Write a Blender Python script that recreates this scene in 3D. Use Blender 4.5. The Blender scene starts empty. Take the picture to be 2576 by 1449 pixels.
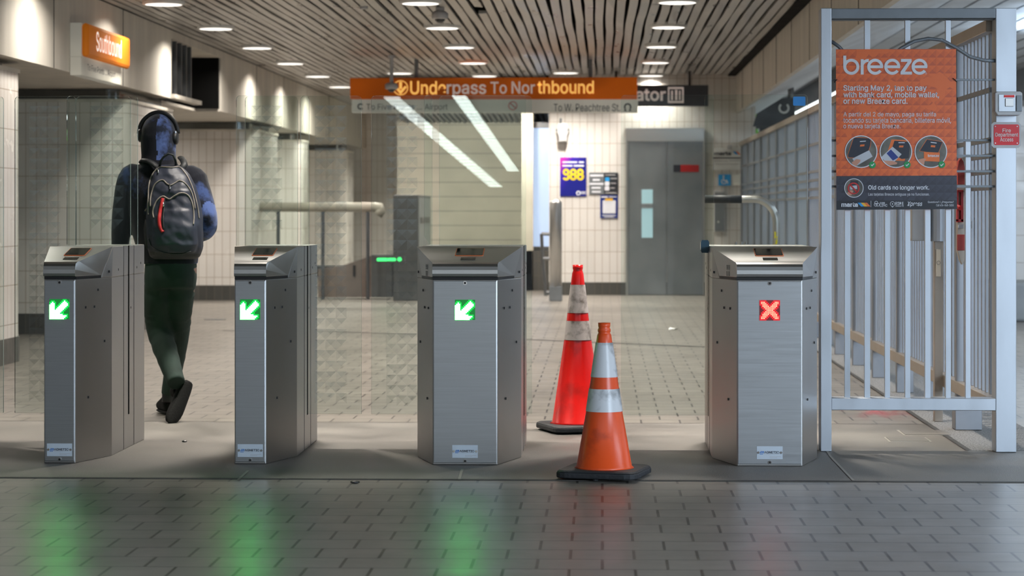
import bpy, bmesh, math, random
from mathutils import Vector, Matrix, noise
from mathutils.bvhtree import BVHTree
random.seed(7)
SC = bpy.context.scene
COL = SC.collection
# ---------------------------------------------------------------- camera, world, exposure
F, VU, VV, H = 5800.0, 1515.0, 528.0, 1.2          # focal length in pixels, vanishing point, eye height
YAW = math.atan((VU - 1288.0) / F)
CA, SA = math.cos(YAW), math.sin(YAW)
cd = bpy.data.cameras.new('camera'); cam = bpy.data.objects.new('camera', cd); COL.objects.link(cam)
cam.location = (0, 0, H); cam.rotation_euler = (math.pi / 2, 0, YAW)
cd.sensor_width = 36.0; cd.lens = F / 2576.0 * 36.0; cd.shift_y = -(724.5 - VV) / 2576.0
cd.dof.use_dof = True; cd.dof.focus_distance = 10.9; cd.dof.aperture_fstop = 4.6
cd.clip_end = 300; SC.camera = cam
SC.view_settings.view_transform = 'Standard'; SC.view_settings.look = 'None'
SC.view_settings.exposure = 0.0; SC.view_settings.gamma = 1.0; SC.view_settings.use_curve_mapping = False
W = bpy.data.worlds.new('world'); SC.world = W; W.use_nodes = True
wn = W.node_tree.nodes; wl_ = W.node_tree.links
bg = wn['Background']; tc = wn.new('ShaderNodeTexCoord'); sx = wn.new('ShaderNodeSeparateXYZ'); cr = wn.new('ShaderNodeValToRGB')
wl_.new(tc.outputs['Generated'], sx.inputs[0]); wl_.new(sx.outputs['Z'], cr.inputs[0]); wl_.new(cr.outputs[0], bg.inputs[0])
cr.color_ramp.elements[0].position = 0.0; cr.color_ramp.elements[0].color = (.2, .21, .22, 1)
cr.color_ramp.elements[1].position = 0.5; cr.color_ramp.elements[1].color = (.8, .9, 1.0, 1)
_e = cr.color_ramp.elements.new(.1); _e.color = (.31, .34, .37, 1)
bg.inputs[1].default_value = 1.5
# assumed daylight: area lamp added right of camera to brighten poster and gate fronts
dl = bpy.data.lights.new('added_daylight_lamp', 'AREA'); dl.shape = 'RECTANGLE'; dl.size = 4.5; dl.size_y = 3; dl.energy = 740; dl.color = (.68, .83, 1)
do = bpy.data.objects.new('added_daylight_lamp', dl); COL.objects.link(do); do.location = (7.5, 0.5, 2.7)
do.rotation_euler = (Vector((1.6, 11.2, .9)) - Vector(do.location)).to_track_quat('-Z', 'Y').to_euler()
cy = SC.cycles
cy.max_bounces = 8; cy.diffuse_bounces = 3; cy.glossy_bounces = 4; cy.transmission_bounces = 4; cy.transparent_max_bounces = 16
cy.caustics_reflective = False; cy.caustics_refractive = False; cy.sample_clamp_indirect = 4.0
DOWNLIGHT_W = 52.0
WARM = (1.0, .925, .83)

# ---------------------------------------------------------------- pixel <-> place helpers
def fp(Y, off=0.0):
    """the vertical plane y = Y, addressed in photo pixels"""
    def g(u, v):
        t = (u - 1288.0) / F
        X = (t * Y * CA - Y * SA) / (CA + t * SA)
        d = -X * SA + Y * CA
        return Vector((X, Y - off, H - (v - VV) * d / F))
    return g
def sp(X, off=0.0):
    """the vertical plane x = X running into depth"""
    def g(u, v):
        t = (u - 1288.0) / F
        Y = X * (CA + t * SA) / (t * CA - SA)
        d = -X * SA + Y * CA
        return Vector((X + off, Y, H - (v - VV) * d / F))
    return g
def gp(u, v, z=0.0):
    t = (u - 1288.0) / F
    d = F * (H - z) / (v - VV)
    xc = t * d
    return Vector((xc * CA - d * SA, xc * SA + d * CA, z))
def ray(u, v):
    xc = (u - 1288.0) / F; zc = -(v - VV) / F
    return Vector((xc * CA - SA, xc * SA + CA, zc)).normalized()

# ---------------------------------------------------------------- mesh builder
WL = {}
def wloc(o): return WL[o.name] if o else Vector((0, 0, 0))
FONT = None
try:
    import os
    FONT = bpy.data.fonts.load(os.path.join(bpy.utils.system_resource('DATAFILES'), 'fonts', 'Inter.woff2'))
except Exception: FONT = None
class MB:
    def __init__(s): s.v = []; s.f = []; s.mi = []; s.uv = []; s.cur = 0
    def add(s, vs, fs, uvs=None):
        b = len(s.v); s.v += [Vector(p) for p in vs]
        for i, f in enumerate(fs):
            s.f.append([b + k for k in f]); s.mi.append(s.cur); s.uv.append(uvs[i] if uvs else None)
        return s
    def box(s, x0, x1, y0, y1, z0, z1):
        return s.add([(x0, y0, z0), (x1, y0, z0), (x1, y1, z0), (x0, y1, z0), (x0, y0, z1), (x1, y0, z1), (x1, y1, z1), (x0, y1, z1)],
                     [(0, 3, 2, 1), (4, 5, 6, 7), (0, 1, 5, 4), (1, 2, 6, 5), (2, 3, 7, 6), (3, 0, 4, 7)])
    def quad(s, a, b, c, d): return s.add([a, b, c, d], [(0, 1, 2, 3)])
    def poly(s, pts): return s.add(pts, [tuple(range(len(pts)))])
    def slab(s, pts, dv):
        """a polygon given thickness along dv"""
        n = len(pts); dv = Vector(dv); pts = [Vector(p) for p in pts]
        fs = [tuple(range(n)), tuple(range(2 * n - 1, n - 1, -1))] + [((i + 1) % n, i, n + i, n + (i + 1) % n) for i in range(n)]
        return s.add(pts + [p + dv for p in pts], fs)
    def prism(s, pts, z0, z1, top=True, bottom=False):
        """a footprint raised from z0 to z1; u runs along the perimeter"""
        n = len(pts); u = [0.0]
        for i in range(n): u.append(u[-1] + (Vector(pts[(i + 1) % n]) - Vector(pts[i])).length)
        vs = [(p[0], p[1], z0) for p in pts] + [(p[0], p[1], z1) for p in pts]
        fs = []; uv = []
        for i in range(n):
            j = (i + 1) % n
            fs.append((i, j, n + j, n + i)); uv.append([(u[i], z0), (u[i + 1], z0), (u[i + 1], z1), (u[i], z1)])
        if top: fs.append(tuple(range(n, 2 * n))); uv.append(None)
        if bottom: fs.append(tuple(range(n - 1, -1, -1))); uv.append(None)
        return s.add(vs, fs, uv)
    def tube(s, path, r, n=10, close=False, cap=True, flat=None):
        P = [Vector(p) for p in path]; m = len(P); rs = r if isinstance(r, (list, tuple)) else [r] * m
        up = Vector((0, 0, 1)); vs = []; prev = None
        for i, p in enumerate(P):
            t = (P[(i + 1) % m] - P[i - 1]) if close else (P[min(i + 1, m - 1)] - P[max(i - 1, 0)])
            t.normalize()
            if prev is None: a = t.cross(up if abs(t.z) < .95 else Vector((1, 0, 0)))
            else: a = prev - t * prev.dot(t)
            a.normalize(); prev = a; b = t.cross(a)
            for k in range(n):
                q = 2 * math.pi * k / n
                vs.append(p + a * math.cos(q) * rs[i] + b * math.sin(q) * rs[i] * (flat or 1))
        fs = []
        for i in range(m if close else m - 1):
            j = (i + 1) % m
            for k in range(n): fs.append((i * n + k, i * n + (k + 1) % n, j * n + (k + 1) % n, j * n + k))
        if cap and not close: fs += [tuple(range(n - 1, -1, -1)), tuple(range((m - 1) * n, m * n))]
        return s.add(vs, fs)
    def lathe(s, prof, c, n=40, cap=True):
        vs = []; m = len(prof)
        for r, z in prof:
            for k in range(n):
                q = 2 * math.pi * k / n; vs.append((c[0] + r * math.cos(q), c[1] + r * math.sin(q), c[2] + z))
        fs = [(i * n + k, i * n + (k + 1) % n, (i + 1) * n + (k + 1) % n, (i + 1) * n + k) for i in range(m - 1) for k in range(n)]
        if cap: fs += [tuple(range(n - 1, -1, -1)), tuple(range((m - 1) * n, m * n))]
        return s.add(vs, fs)
    def loft(s, secs, cap=True):
        n = len(secs[0]); m = len(secs); vs = [p for q in secs for p in q]
        fs = [(i * n + k, i * n + (k + 1) % n, (i + 1) * n + (k + 1) % n, (i + 1) * n + k) for i in range(m - 1) for k in range(n)]
        if cap: fs += [tuple(range(n - 1, -1, -1)), tuple(range((m - 1) * n, m * n))]
        return s.add(vs, fs)
    def ball(s, c, rx, ry, rz, n=16, m=10):
        secs = []
        for i in range(m + 1):
            a = -math.pi / 2 + math.pi * (i + .02 * (i == 0) - .02 * (i == m)) / m
            secs.append([(c[0] + rx * math.cos(a) * math.cos(2 * math.pi * k / n), c[1] + ry * math.cos(a) * math.sin(2 * math.pi * k / n), c[2] + rz * math.sin(a)) for k in range(n)])
        return s.loft(secs)
    def disc(s, mp, u, v, r, n=32, r2=None):
        ry = r2 or r; n0 = len(s.v)
        s.poly([mp(u + r * math.cos(2 * math.pi * k / n), v + ry * math.sin(2 * math.pi * k / n)) for k in range(n)]); return s._stag(n0)
    def ring(s, mp, u, v, r0, r1, n=32, a0=0, a1=360):
        n0 = len(s.v); A = [math.radians(a0 + (a1 - a0) * k / n) for k in range(n + 1)]
        for k in range(n):
            s.quad(*[mp(u + r * math.cos(a), v + r * math.sin(a)) for r, a in ((r1, A[k]), (r1, A[k + 1]), (r0, A[k + 1]), (r0, A[k]))])
        return s._stag(n0)
    def rect(s, mp, u0, v0, u1, v1): n0 = len(s.v); s.poly([mp(u0, v1), mp(u1, v1), mp(u1, v0), mp(u0, v0)]); return s._stag(n0)
    def pp(s, mp, pts): n0 = len(s.v); s.poly([mp(*p) for p in pts]); return s._stag(n0)
    def rrect(s, mp, u0, v0, u1, v1, r, n=5):
        pts = []
        for cx, cy_, a in ((u1 - r, v1 - r, 0), (u0 + r, v1 - r, 90), (u0 + r, v0 + r, 180), (u1 - r, v0 + r, 270)):
            for k in range(n + 1):
                q = math.radians(a + 90 * k / n); pts.append(mp(cx + r * math.cos(q), cy_ + r * math.sin(q)))
        return s.poly(pts)
    def _stag(s, n0):
        s.k = getattr(s, 'k', -1) + 1
        for i in range(n0, len(s.v)): s.v[i] = s.v[i] + Vector((0, -.00012 * s.k, 0))
        return s
    def build(s, name, mats, parent=None, smooth=False, bevel=0, origin=None, sub=0, fix=True):
        if parent is not None: O = wloc(parent)
        elif origin is not None: O = Vector(origin)
        else:
            lo = [min(p[i] for p in s.v) for i in range(3)]; hi = [max(p[i] for p in s.v) for i in range(3)]
            O = Vector(((lo[0] + hi[0]) / 2, (lo[1] + hi[1]) / 2, lo[2]))
        me = bpy.data.meshes.new(name); me.from_pydata([p - O for p in s.v], [], s.f)
        uvl = me.uv_layers.new(name='UVMap')
        for p in me.polygons:
            p.material_index = s.mi[p.index]; p.use_smooth = smooth
            n = p.normal; g = s.uv[p.index]
            for q, li in enumerate(p.loop_indices):
                if g: uvl.data[li].uv = g[q]; continue
                c = s.v[s.f[p.index][q]]
                if abs(n.z) > .7: uvl.data[li].uv = (c.x, c.y)
                elif abs(n.y) > abs(n.x): uvl.data[li].uv = (c.x, c.z)
                else: uvl.data[li].uv = (c.y, c.z)
        if fix:
            bm = bmesh.new(); bm.from_mesh(me); bmesh.ops.recalc_face_normals(bm, faces=bm.faces); bm.to_mesh(me); bm.free()
        for m in (mats if isinstance(mats, (list, tuple)) else [mats]): me.materials.append(m)
        o = bpy.data.objects.new(name, me); COL.objects.link(o)
        if parent is not None: o.parent = parent; o.location = (0, 0, 0)
        else: o.location = O
        WL[o.name] = O
        if bevel:
            b = o.modifiers.new('bevel', 'BEVEL'); b.width = bevel; b.segments = 2; b.limit_method = 'ANGLE'; b.angle_limit = math.radians(40)
        if sub:
            b = o.modifiers.new('sub', 'SUBSURF'); b.levels = sub; b.render_levels = sub
        return o
def tag(o, label, cat, group=None):
    o['label'] = label; o['category'] = cat
    if group: o['group'] = group
    return o
def empty(name, loc, label, cat, group=None):
    o = bpy.data.objects.new(name, None); COL.objects.link(o); o.location = loc; o.empty_display_size = .1
    WL[o.name] = Vector(loc); return tag(o, label, cat, group)
def struct(o): o['kind'] = 'structure'; return o
def copy_tree(o, parent=None, shift=(0, 0, 0)):
    c = o.copy(); COL.objects.link(c)
    if parent is None: c.location = Vector(o.location) + Vector(shift)
    else: c.parent = parent
    WL[c.name] = WL[o.name] + Vector(shift) if parent is None else WL[parent.name]
    for ch in list(o.children): copy_tree(ch, c, shift)
    return c
def bake(o, mods):
    """apply modifiers made by the callback and keep the plain mesh"""
    mods(o); dg = bpy.context.evaluated_depsgraph_get(); dg.update()
    me = bpy.data.meshes.new_from_object(o.evaluated_get(dg)); o.modifiers.clear(); old = o.data
    for m in old.materials:
        if m and m.name not in [k.name for k in me.materials if k]: me.materials.append(m)
    o.data = me
    return o
def text(s, mp, box, m, name, parent=None, bold=0.0, shear=0.0):
    """lettering fitted to a pixel box of the plane mp"""
    cu = bpy.data.curves.new('t', 'FONT'); cu.body = s; cu.size = 1
    if FONT: cu.font = FONT
    cu.offset = bold; cu.shear = shear; cu.resolution_u = 3
    to = bpy.data.objects.new('t', cu); COL.objects.link(to)
    dg = bpy.context.evaluated_depsgraph_get(); dg.update()
    me = bpy.data.meshes.new_from_object(to.evaluated_get(dg)); bpy.data.objects.remove(to)
    x0 = min(v.co.x for v in me.vertices); x1 = max(v.co.x for v in me.vertices)
    y0 = min(v.co.y for v in me.vertices); y1 = max(v.co.y for v in me.vertices)
    u0, v0, u1, v1 = box; b = MB()
    b.v = [mp(u0 + (v.co.x - x0) / (x1 - x0) * (u1 - u0), v1 - (v.co.y - y0) / (y1 - y0) * (v1 - v0)) for v in me.vertices]
    b.f = [list(p.vertices) for p in me.polygons]; b.mi = [0] * len(b.f); b.uv = [None] * len(b.f)
    bpy.data.meshes.remove(me)
    if name is None: return b
    return b.build(name, m, parent, fix=False)
def lines(L, mp, m, name, parent, bold=0.0):
    """several lines of lettering as one mesh"""
    b = MB()
    for s, box in L:
        t = text(s, mp, box, m, None, bold=bold); b.add(t.v, t.f)
    return b.build(name, m, parent, fix=False)

# ---------------------------------------------------------------- materials
def new_mat(name):
    m = bpy.data.materials.new(name); m.use_nodes = True; nt = m.node_tree
    return m, nt, nt.nodes['Principled BSDF']
def N(nt, t, **k):
    n = nt.nodes.new(t)
    for a, b in k.items():
        if a in n.bl_rna.properties.keys(): setattr(n, a, b)
        else: n.inputs[a].default_value = b
    return n
def noise_fac(nt, scale, stretch=(1, 1, 1), detail=3, coord='Object'):
    t = N(nt, 'ShaderNodeTexCoord'); mp = N(nt, 'ShaderNodeMapping'); mp.inputs['Scale'].default_value = stretch
    n = N(nt, 'ShaderNodeTexNoise'); n.inputs['Scale'].default_value = scale; n.inputs['Detail'].default_value = detail
    nt.links.new(t.outputs[coord], mp.inputs[0]); nt.links.new(mp.outputs[0], n.inputs['Vector']); return n.outputs['Fac']
def ramp(nt, fac, stops):
    r = N(nt, 'ShaderNodeValToRGB'); e = r.color_ramp.elements
    while len(e) < len(stops): e.new(.5)
    for q, (p, c) in zip(e, stops):
        q.position = p; q.color = (c, c, c, 1) if isinstance(c, (int, float)) else (*c, 1)
    nt.links.new(fac, r.inputs[0]); return r.outputs[0]
def plain(name, col, rough=.5, metal=0.0, var=0.12, scale=6.0, stretch=(1, 1, 1), bump=0.0, bscale=40, spec=.5, rvar=.08, coat=0):
    m, nt, p = new_mat(name)
    f = noise_fac(nt, scale, stretch)
    c0 = tuple(max(0, c * (1 - var)) for c in col); c1 = tuple(min(1, c * (1 + var)) for c in col)
    nt.links.new(ramp(nt, f, [(.3, c0), (.7, c1)]), p.inputs['Base Color'])
    nt.links.new(ramp(nt, f, [(.3, max(.02, rough - rvar)), (.7, min(1, rough + rvar))]), p.inputs['Roughness'])
    p.inputs['Metallic'].default_value = metal; p.inputs['Specular IOR Level'].default_value = spec; p.inputs['Coat Weight'].default_value = coat
    if bump:
        b = N(nt, 'ShaderNodeBump'); b.inputs['Strength'].default_value = bump; b.inputs['Distance'].default_value = .01
        nt.links.new(noise_fac(nt, bscale, stretch), b.inputs['Height']); nt.links.new(b.outputs[0], p.inputs['Normal'])
    return m
def emit(name, col, k, base=(.02, .02, .02)):
    m, nt, p = new_mat(name); p.inputs['Base Color'].default_value = (*base, 1); p.inputs['Roughness'].default_value = .5
    p.inputs['Emission Color'].default_value = (*col, 1); p.inputs['Emission Strength'].default_value = k; return m
def tiles(name, c1, c2, grout, w, h, offset, mortar, rough, bump=.25, var=.5, rvar=.1, dirt=0.0, spec=.5):
    m, nt, p = new_mat(name)
    t = N(nt, 'ShaderNodeTexCoord'); b = N(nt, 'ShaderNodeTexBrick'); b.offset = offset; b.squash = 1; b.offset_frequency = 2
    b.inputs['Color1'].default_value = (*c1, 1); b.inputs['Color2'].default_value = (*c2, 1); b.inputs['Mortar'].default_value = (*grout, 1)
    b.inputs['Scale'].default_value = 1; b.inputs['Brick Width'].default_value = w; b.inputs['Row Height'].default_value = h
    b.inputs['Mortar Size'].default_value = mortar; b.inputs['Mortar Smooth'].default_value = .3; b.inputs['Bias'].default_value = 0
    nt.links.new(t.outputs['UV'], b.inputs['Vector'])
    n = noise_fac(nt, 1.3, detail=6, coord='UV'); mx = N(nt, 'ShaderNodeMix', data_type='RGBA', blend_type='MULTIPLY')
    mx.inputs['Factor'].default_value = var
    nt.links.new(b.outputs['Color'], mx.inputs['A']); nt.links.new(ramp(nt, n, [(.3, .55), (.7, 1.15)]), mx.inputs['B'])
    out = mx.outputs['Result']
    if dirt:
        n2 = noise_fac(nt, 30, stretch=(.15, 1, 1), detail=5, coord='UV'); m2 = N(nt, 'ShaderNodeMix', data_type='RGBA', blend_type='MULTIPLY')
        m2.inputs['Factor'].default_value = dirt; nt.links.new(out, m2.inputs['A']); nt.links.new(ramp(nt, n2, [(.35, .5), (.65, 1.2)]), m2.inputs['B']); out = m2.outputs['Result']
    nt.links.new(out, p.inputs['Base Color'])
    n3 = noise_fac(nt, 5, detail=5, coord='UV')
    nt.links.new(ramp(nt, n3, [(.3, max(.03, rough - rvar)), (.7, rough + rvar)]), p.inputs['Roughness'])
    bp = N(nt, 'ShaderNodeBump'); bp.inputs['Strength'].default_value = bump; bp.inputs['Distance'].default_value = .004; bp.invert = True
    nt.links.new(b.outputs['Fac'], bp.inputs['Height']); nt.links.new(bp.outputs[0], p.inputs['Normal'])
    p.inputs['Specular IOR Level'].default_value = spec
    return m
def glass(name, tint, ior=1.5, rough=.0, white=0.0, wcol=(.8, .85, .83)):
    m, nt, p = new_mat(name); nt.nodes.remove(p); out = nt.nodes['Material Output']
    tr = N(nt, 'ShaderNodeBsdfTransparent'); tr.inputs[0].default_value = (*tint, 1)
    gl = N(nt, 'ShaderNodeBsdfGlossy'); gl.inputs['Roughness'].default_value = rough
    fr = N(nt, 'ShaderNodeFresnel'); fr.inputs[0].default_value = ior; mx = N(nt, 'ShaderNodeMixShader')
    nt.links.new(fr.outputs[0], mx.inputs[0]); src = tr.outputs[0]
    if white:
        df = N(nt, 'ShaderNodeBsdfDiffuse'); df.inputs[0].default_value = (*wcol, 1); m2 = N(nt, 'ShaderNodeMixShader')
        m2.inputs[0].default_value = white; nt.links.new(src, m2.inputs[1]); nt.links.new(df.outputs[0], m2.inputs[2]); src = m2.outputs[0]
    nt.links.new(src, mx.inputs[1]); nt.links.new(gl.outputs[0], mx.inputs[2]); nt.links.new(mx.outputs[0], out.inputs[0])
    return m
class M: pass
M.steel = plain('brushed_steel', (.47, .465, .455), .36, 1.0, .05, 2.5, (1, 1, .3), 0, rvar=.03)
M.steel_front = plain('brushed_steel_panel', (.48, .5, .52), .33, 1.0, .05, 14, (.25, 1, 10), 0, rvar=.02)
M.steel_hood = plain('brushed_steel_hood', (.55, .55, .54), .34, 1.0, .05, 4, (.3, 2, 2), 0, rvar=.04)
M.steel_dark = plain('dark_steel', (.2, .21, .22), .4, 1.0, .1)
M.alum = plain('satin_aluminium', (.46, .49, .53), .44, 1.0, .07, 5, (2, 2, .5), 0)
M.alum_fence = plain('weathered_aluminium', (.29, .3, .32), .5, 1.0, .1, 5, (2, 2, .5), 0)
M.alum_paint = plain('grey_painted_metal', (.2, .22, .24), .45, .3, .1, 8)
M.alum_warm = plain('bronze_aluminium', (.4, .345, .29), .4, .8, .08, 5)
M.black = plain('black_plastic', (.012, .012, .013), .4)
M.void = plain('void_black', (.004, .004, .004), .9, spec=.1)  # near-black for the dark inside openings and gaps
M.rubber = plain('black_rubber', (.02, .022, .026), .65, bump=.3, bscale=60)
M.dark_glass = plain('dark_display_glass', (.012, .014, .015), .08)
M.chrome = plain('chrome', (.8, .8, .8), .15, 1.0)
M.orange_rim = plain('orange_rim', (.75, .2, .06), .4)
M.glass = glass('clear_glass', (.935, .965, .95), 1.4)
M.glass_edge = glass('green_glass_edge', (.5, .72, .68), white=.6, wcol=(.6, .82, .78))
M.frost1 = glass('etched_glass_strong', (.93, .95, .94), white=.2, wcol=(.6,.65,.63))
M.frost2 = glass('etched_glass_soft', (.95, .96, .95), white=.07, wcol=(.6,.65,.63))
M.white = plain('white_paint', (.8, .8, .78), .5)
M.plate = plain('pale_label', (.62, .7, .78), .35)
M.ink = plain('dark_ink', (.015, .018, .03), .5)
M.blue_ink = plain('blue_ink', (.02, .17, .55), .5)
M.tile_wall = tiles('glazed_wall_tile', (.82, .79, .75), (.77, .74, .7), (.4, .33, .26), .105, .305, 0, .0035, .2, .3, .18)
M.tile_base = tiles('dark_base_tile', (.085, .085, .08), (.07, .07, .066), (.13, .12, .1), .105, .22, 0, .004, .35)
M.floor = tiles('quarry_floor_tile', (.25, .228, .2), (.215, .197, .173), (.06, .055, .05), .22, .22, .5, .0065, .33, .05, .4, .04, .1, spec=.6)
M.slab = plain('worn_concrete', (.15, .138, .125), .55, 0, .35, 2.2, (1, 1, 1), .35, 260, rvar=.12)
M.gravel = plain('gravel_concrete', (.19, .185, .18), .9, 0, .75, 110, bump=.8, bscale=130)
M.joint = plain('dark_joint', (.03, .028, .026), .7)
M.joint_pale = plain('pale_joint', (.3, .28, .25), .7)
M.beam = plain('stained_cream_panel', (.66, .62, .55), .45, 0, .14, 1.6, (2.5, 2.5, .35), 0, spec=.3)
M.slat = plain('satin_ceiling_slat', (.56, .54, .51), .34, .6, .14, 1.6, (3, .8, 1), 0)
M.block = plain('painted_blockwork', (.62, .57, .48), .6, 0, .1, 2)
M.cone_red = plain('red_cone_plastic', (.72, .012, .008), .3, 0, .12, 7, spec=.5)
M.cone_orange = plain('orange_cone_plastic', (.82, .085, .014), .33, 0, .15, 7)
# ---------------------------------------------------------------- the setting
CEIL = 3.1; WALL_Y = 32.5
SL0, SL1 = 10.22, 12.96                       # the concrete strip the gates stand on
b = MB()
for x0, x1, y0, y1 in ((-14, 9, -20, SL0), (-9, 1.82, SL1, 48), (2.32, 9, SL1, 48), (2.32, 9, SL0, SL1)):
    b.quad((x0, y0, 0), (x1, y0, 0), (x1, y1, 0), (x0, y1, 0))
struct(b.build('floor', M.floor))
b = MB(); b.box(-9, 2.32, SL0, 11.55, -.1, .002); b.box(-9, 1.82, 11.55, SL1, -.1, .002)
struct(b.build('floor_slab', M.slab))
struct(MB().box(1.82, 2.32, 11.55, WALL_Y, -.05, .004).build('floor_gravel_strip', M.gravel))
b = MB()
def strip(p, q, w, z=.0045):
    p = Vector(p); q = Vector(q); n = Vector((-(q - p).y, (q - p).x, 0)).normalized() * w / 2; u = Vector((0, 0, z))
    b.quad(p - n + u, q - n + u, q + n + u, p + n + u)
strip((-9, SL0, 0), (2.32, SL0, 0), .02); strip((-9, SL1, 0), (1.82, SL1, 0), .012); strip((1.82, 11.55, 0), (1.82, WALL_Y, 0), .03)
J = [gp(*p) for p in ((560, 832), (805, 834), (1022, 841), (1330, 855), (1765, 873), (1880, 876))]
for p, q in zip(J, J[1:]): strip(p, q, .05)
struct(b.build('trim_1', M.joint))
b = MB()
for u0, v0, u1, v1 in ((2089, 1150, 2147, 1211), (624, 1186, 599, 1209), (1163, 1182, 1155, 1209), (2066, 1112, 2089, 1150)):
    strip(gp(u0, v0), gp(u1, v1), .012)
struct(b.build('trim_2', M.joint_pale))
# flush covers beside the gate post
for (u0, v0, u1, v1), l in (((2255, 1083, 2400, 1097), 'rectangular floor cover at the foot of the metal gate'), ((2222, 1101, 2345, 1113), 'rectangular floor cover in front of the other cover below the poster')):
    p, q = gp(u0, v0), gp(u1, v1); x0, x1 = min(p.x, q.x), max(p.x, q.x); y0, y1 = q.y, p.y
    c = empty('floor_cover', ((x0 + x1) / 2, (y0 + y1) / 2, .002), l, 'floor cover')
    MB().box(x0 + .012, x1 - .012, y0 + .02, y1 - .02, 0, .006).build('plate', M.slab, c)
    MB().box(x0, x1, y0, y1, 0, .0035).build('rim', M.joint_pale, c)
# ceiling: slats running into depth
b = MB(); X = -4.62; k = 0
random.seed(3)
def slat(x, y0, y1, w=.077, step=.95):
    ys = []; y = y0
    while y < y1 - .2: ys.append(y); y += step * random.uniform(.7, 1.3)
    ys.append(y1); secs = []
    ph = random.uniform(0, 6); zo = random.uniform(-.004, .004)
    for y in ys:
        dx = .006 * math.sin(y * 1.1 + ph) + random.uniform(-.003, .003); z = CEIL + zo + random.uniform(-.004, .004); tl = random.uniform(-.004, .004)
        secs.append([(x + dx, y, z + tl), (x + dx + w, y, z - tl), (x + dx + w, y, z + .03), (x + dx, y, z + .03)])
    b.loft(secs)
while X < 1.76:
    end = WALL_Y if X > -.8 else 46
    if -1.3 < X < -1.2: slat(X, 5.5, 21.6); slat(X, 22.3, end)
    else: slat(X, 5.5, end)
    X += .1035; k += 1
struct(b.build('ceiling', M.slat))
b = MB(); b.box(-4.7, 1.86, 5.5, 46, CEIL + .14, CEIL + .2); b.box(1.765, 1.875, 5.5, WALL_Y, CEIL - .02, CEIL + .14); b.box(-4.68, -4.63, 3, 46, CEIL - .0, CEIL + .14)
struct(b.build('ceiling_void', M.void))
# bulkhead beam on the left with its dark louvre opening
BX, BZ = -4.52, 2.37
b = MB()
for y0, y1 in ((3, 24.05), (27.2, 46)): b.box(-8.5, BX, y0, y1, BZ, CEIL + .06)
b.box(-8.5, BX, 24.05, 27.2, 3.0, CEIL + .06); b.box(-8.5, BX - .3, 24.05, 27.2, BZ, BZ + .03)
struct(b.build('wall_left_beam', M.beam))
b = MB()
for y in (9.2, 11.6, 14, 16.4, 18.85, 21.6, 30, 32.6, 35.2, 38): b.box(BX, BX + .004, y - .006, y + .006, BZ, CEIL)
b.box(BX, BX + .003, 3, 46, CEIL - .012, CEIL)
struct(b.build('trim_3', M.joint))
b = MB(); b.box(BX - .9, BX - .85, 24.05, 27.2, BZ + .03, 3.0); b.box(BX - .85, BX - .02, 27.1, 27.19, BZ + .03, 3.0)  # black sheets line the opening; its shade is put into their colour
struct(b.build('wall_left_recess', M.void))
lou = empty('louvre', (BX, 25, BZ), 'broken dark vertical louvre in the opening of the cream beam', 'louvre')
for i in range(5):
    y = 24.16 + .29 * i; MB().box(BX - .3, BX - .02, y, y + .03, BZ + .03, 3.0).build('slat', M.steel_dark, lou)
MB().box(BX - .04, BX + .05, 24.0, 25.6, BZ + .0, BZ + .045).build('sill', M.beam, lou)
# tiled blocks under the beam
def rounded(x0, x1, y0, y1, r):
    pts = [(x0, y0)]
    for cx, cy_, a in ((x1 - r, y0 + r, -90), (x1 - r, y1 - r, 0)):
        for i in range(9): q = math.radians(a + 90 * i / 8); pts.append((cx + r * math.cos(q), cy_ + r * math.sin(q)))
    return pts + [(x0, y1)]
def tblock(n, x1, y0, y1, r, top=2.27, band=True):
    P = rounded(-8.5, x1, y0, y1, r)
    struct(MB().prism(P, .2, top).build('wall_left_block' if n else 'wall_left', M.tile_wall, smooth=False))
    P2 = rounded(-8.5, x1 + .008, y0 - .008, y1 + .008, r)
    struct(MB().prism(P2, 0, .2).build('baseboard_left', M.tile_base))
    P3 = rounded(-8.5, x1 - .12, y0 + .12, y1 - .12, max(.05, r - .1))
    struct(MB().prism(P3, top, BZ).build('trim_4', M.band))
    P4 = rounded(-8.5, x1 + .012, y0 - .012, y1 + .012, r)
    struct(MB().prism(P4, top - .03, top).build('trim_5', M.beam))
M.band = plain('dark_mirror_band', (.16, .17, .17), .12, .8)
tblock(0, -4.62, 15.0, 18.35, .3, 2.31)
tblock(1, -4.57, 22.05, 24.6, .22)
tblock(2, -4.57, 30.4, 32.6, .3)
tblock(3, -4.57, 35.0, 35.9, .2); tblock(4, -4.57, 41.2, 42.4, .2)
struct(MB().box(-8.9, -8.5, 3, 46, 0, CEIL).build('wall_left_far', M.tile_wall))
# back of the passage
b = MB(); b.box(-8.9, -1.03, 44.0, 44.3, 0, CEIL + .1)
struct(b.build('wall_back', M.tile_wall))
b = MB(); b.box(-3.35, -1.16, 37.6, 37.9, 0, 2.75)
b2 = MB()
for i in range(1, 12): b2.box(-3.35, -1.16, 37.594, 37.6, i * .235, i * .235 + .012)
struct(b.build('wall_back_blocks', M.block)); struct(b2.build('trim_6', M.joint_pale))
# lowered corrugated soffit behind the orange sign
b = MB(); x = -3.2
while x < -.8: b.slab([(x, 33, 2.78), (x + .05, 33, 2.78), (x + .05, 37.6, 2.62), (x, 37.6, 2.62)], (0, 0, .03)); x += .085
struct(b.build('ceiling_corrugated', M.alum_paint)); struct(MB().box(-3.3, -.8, 33, 37.8, 2.85, 2.9).build('ceiling_far_void', M.void))
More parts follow.
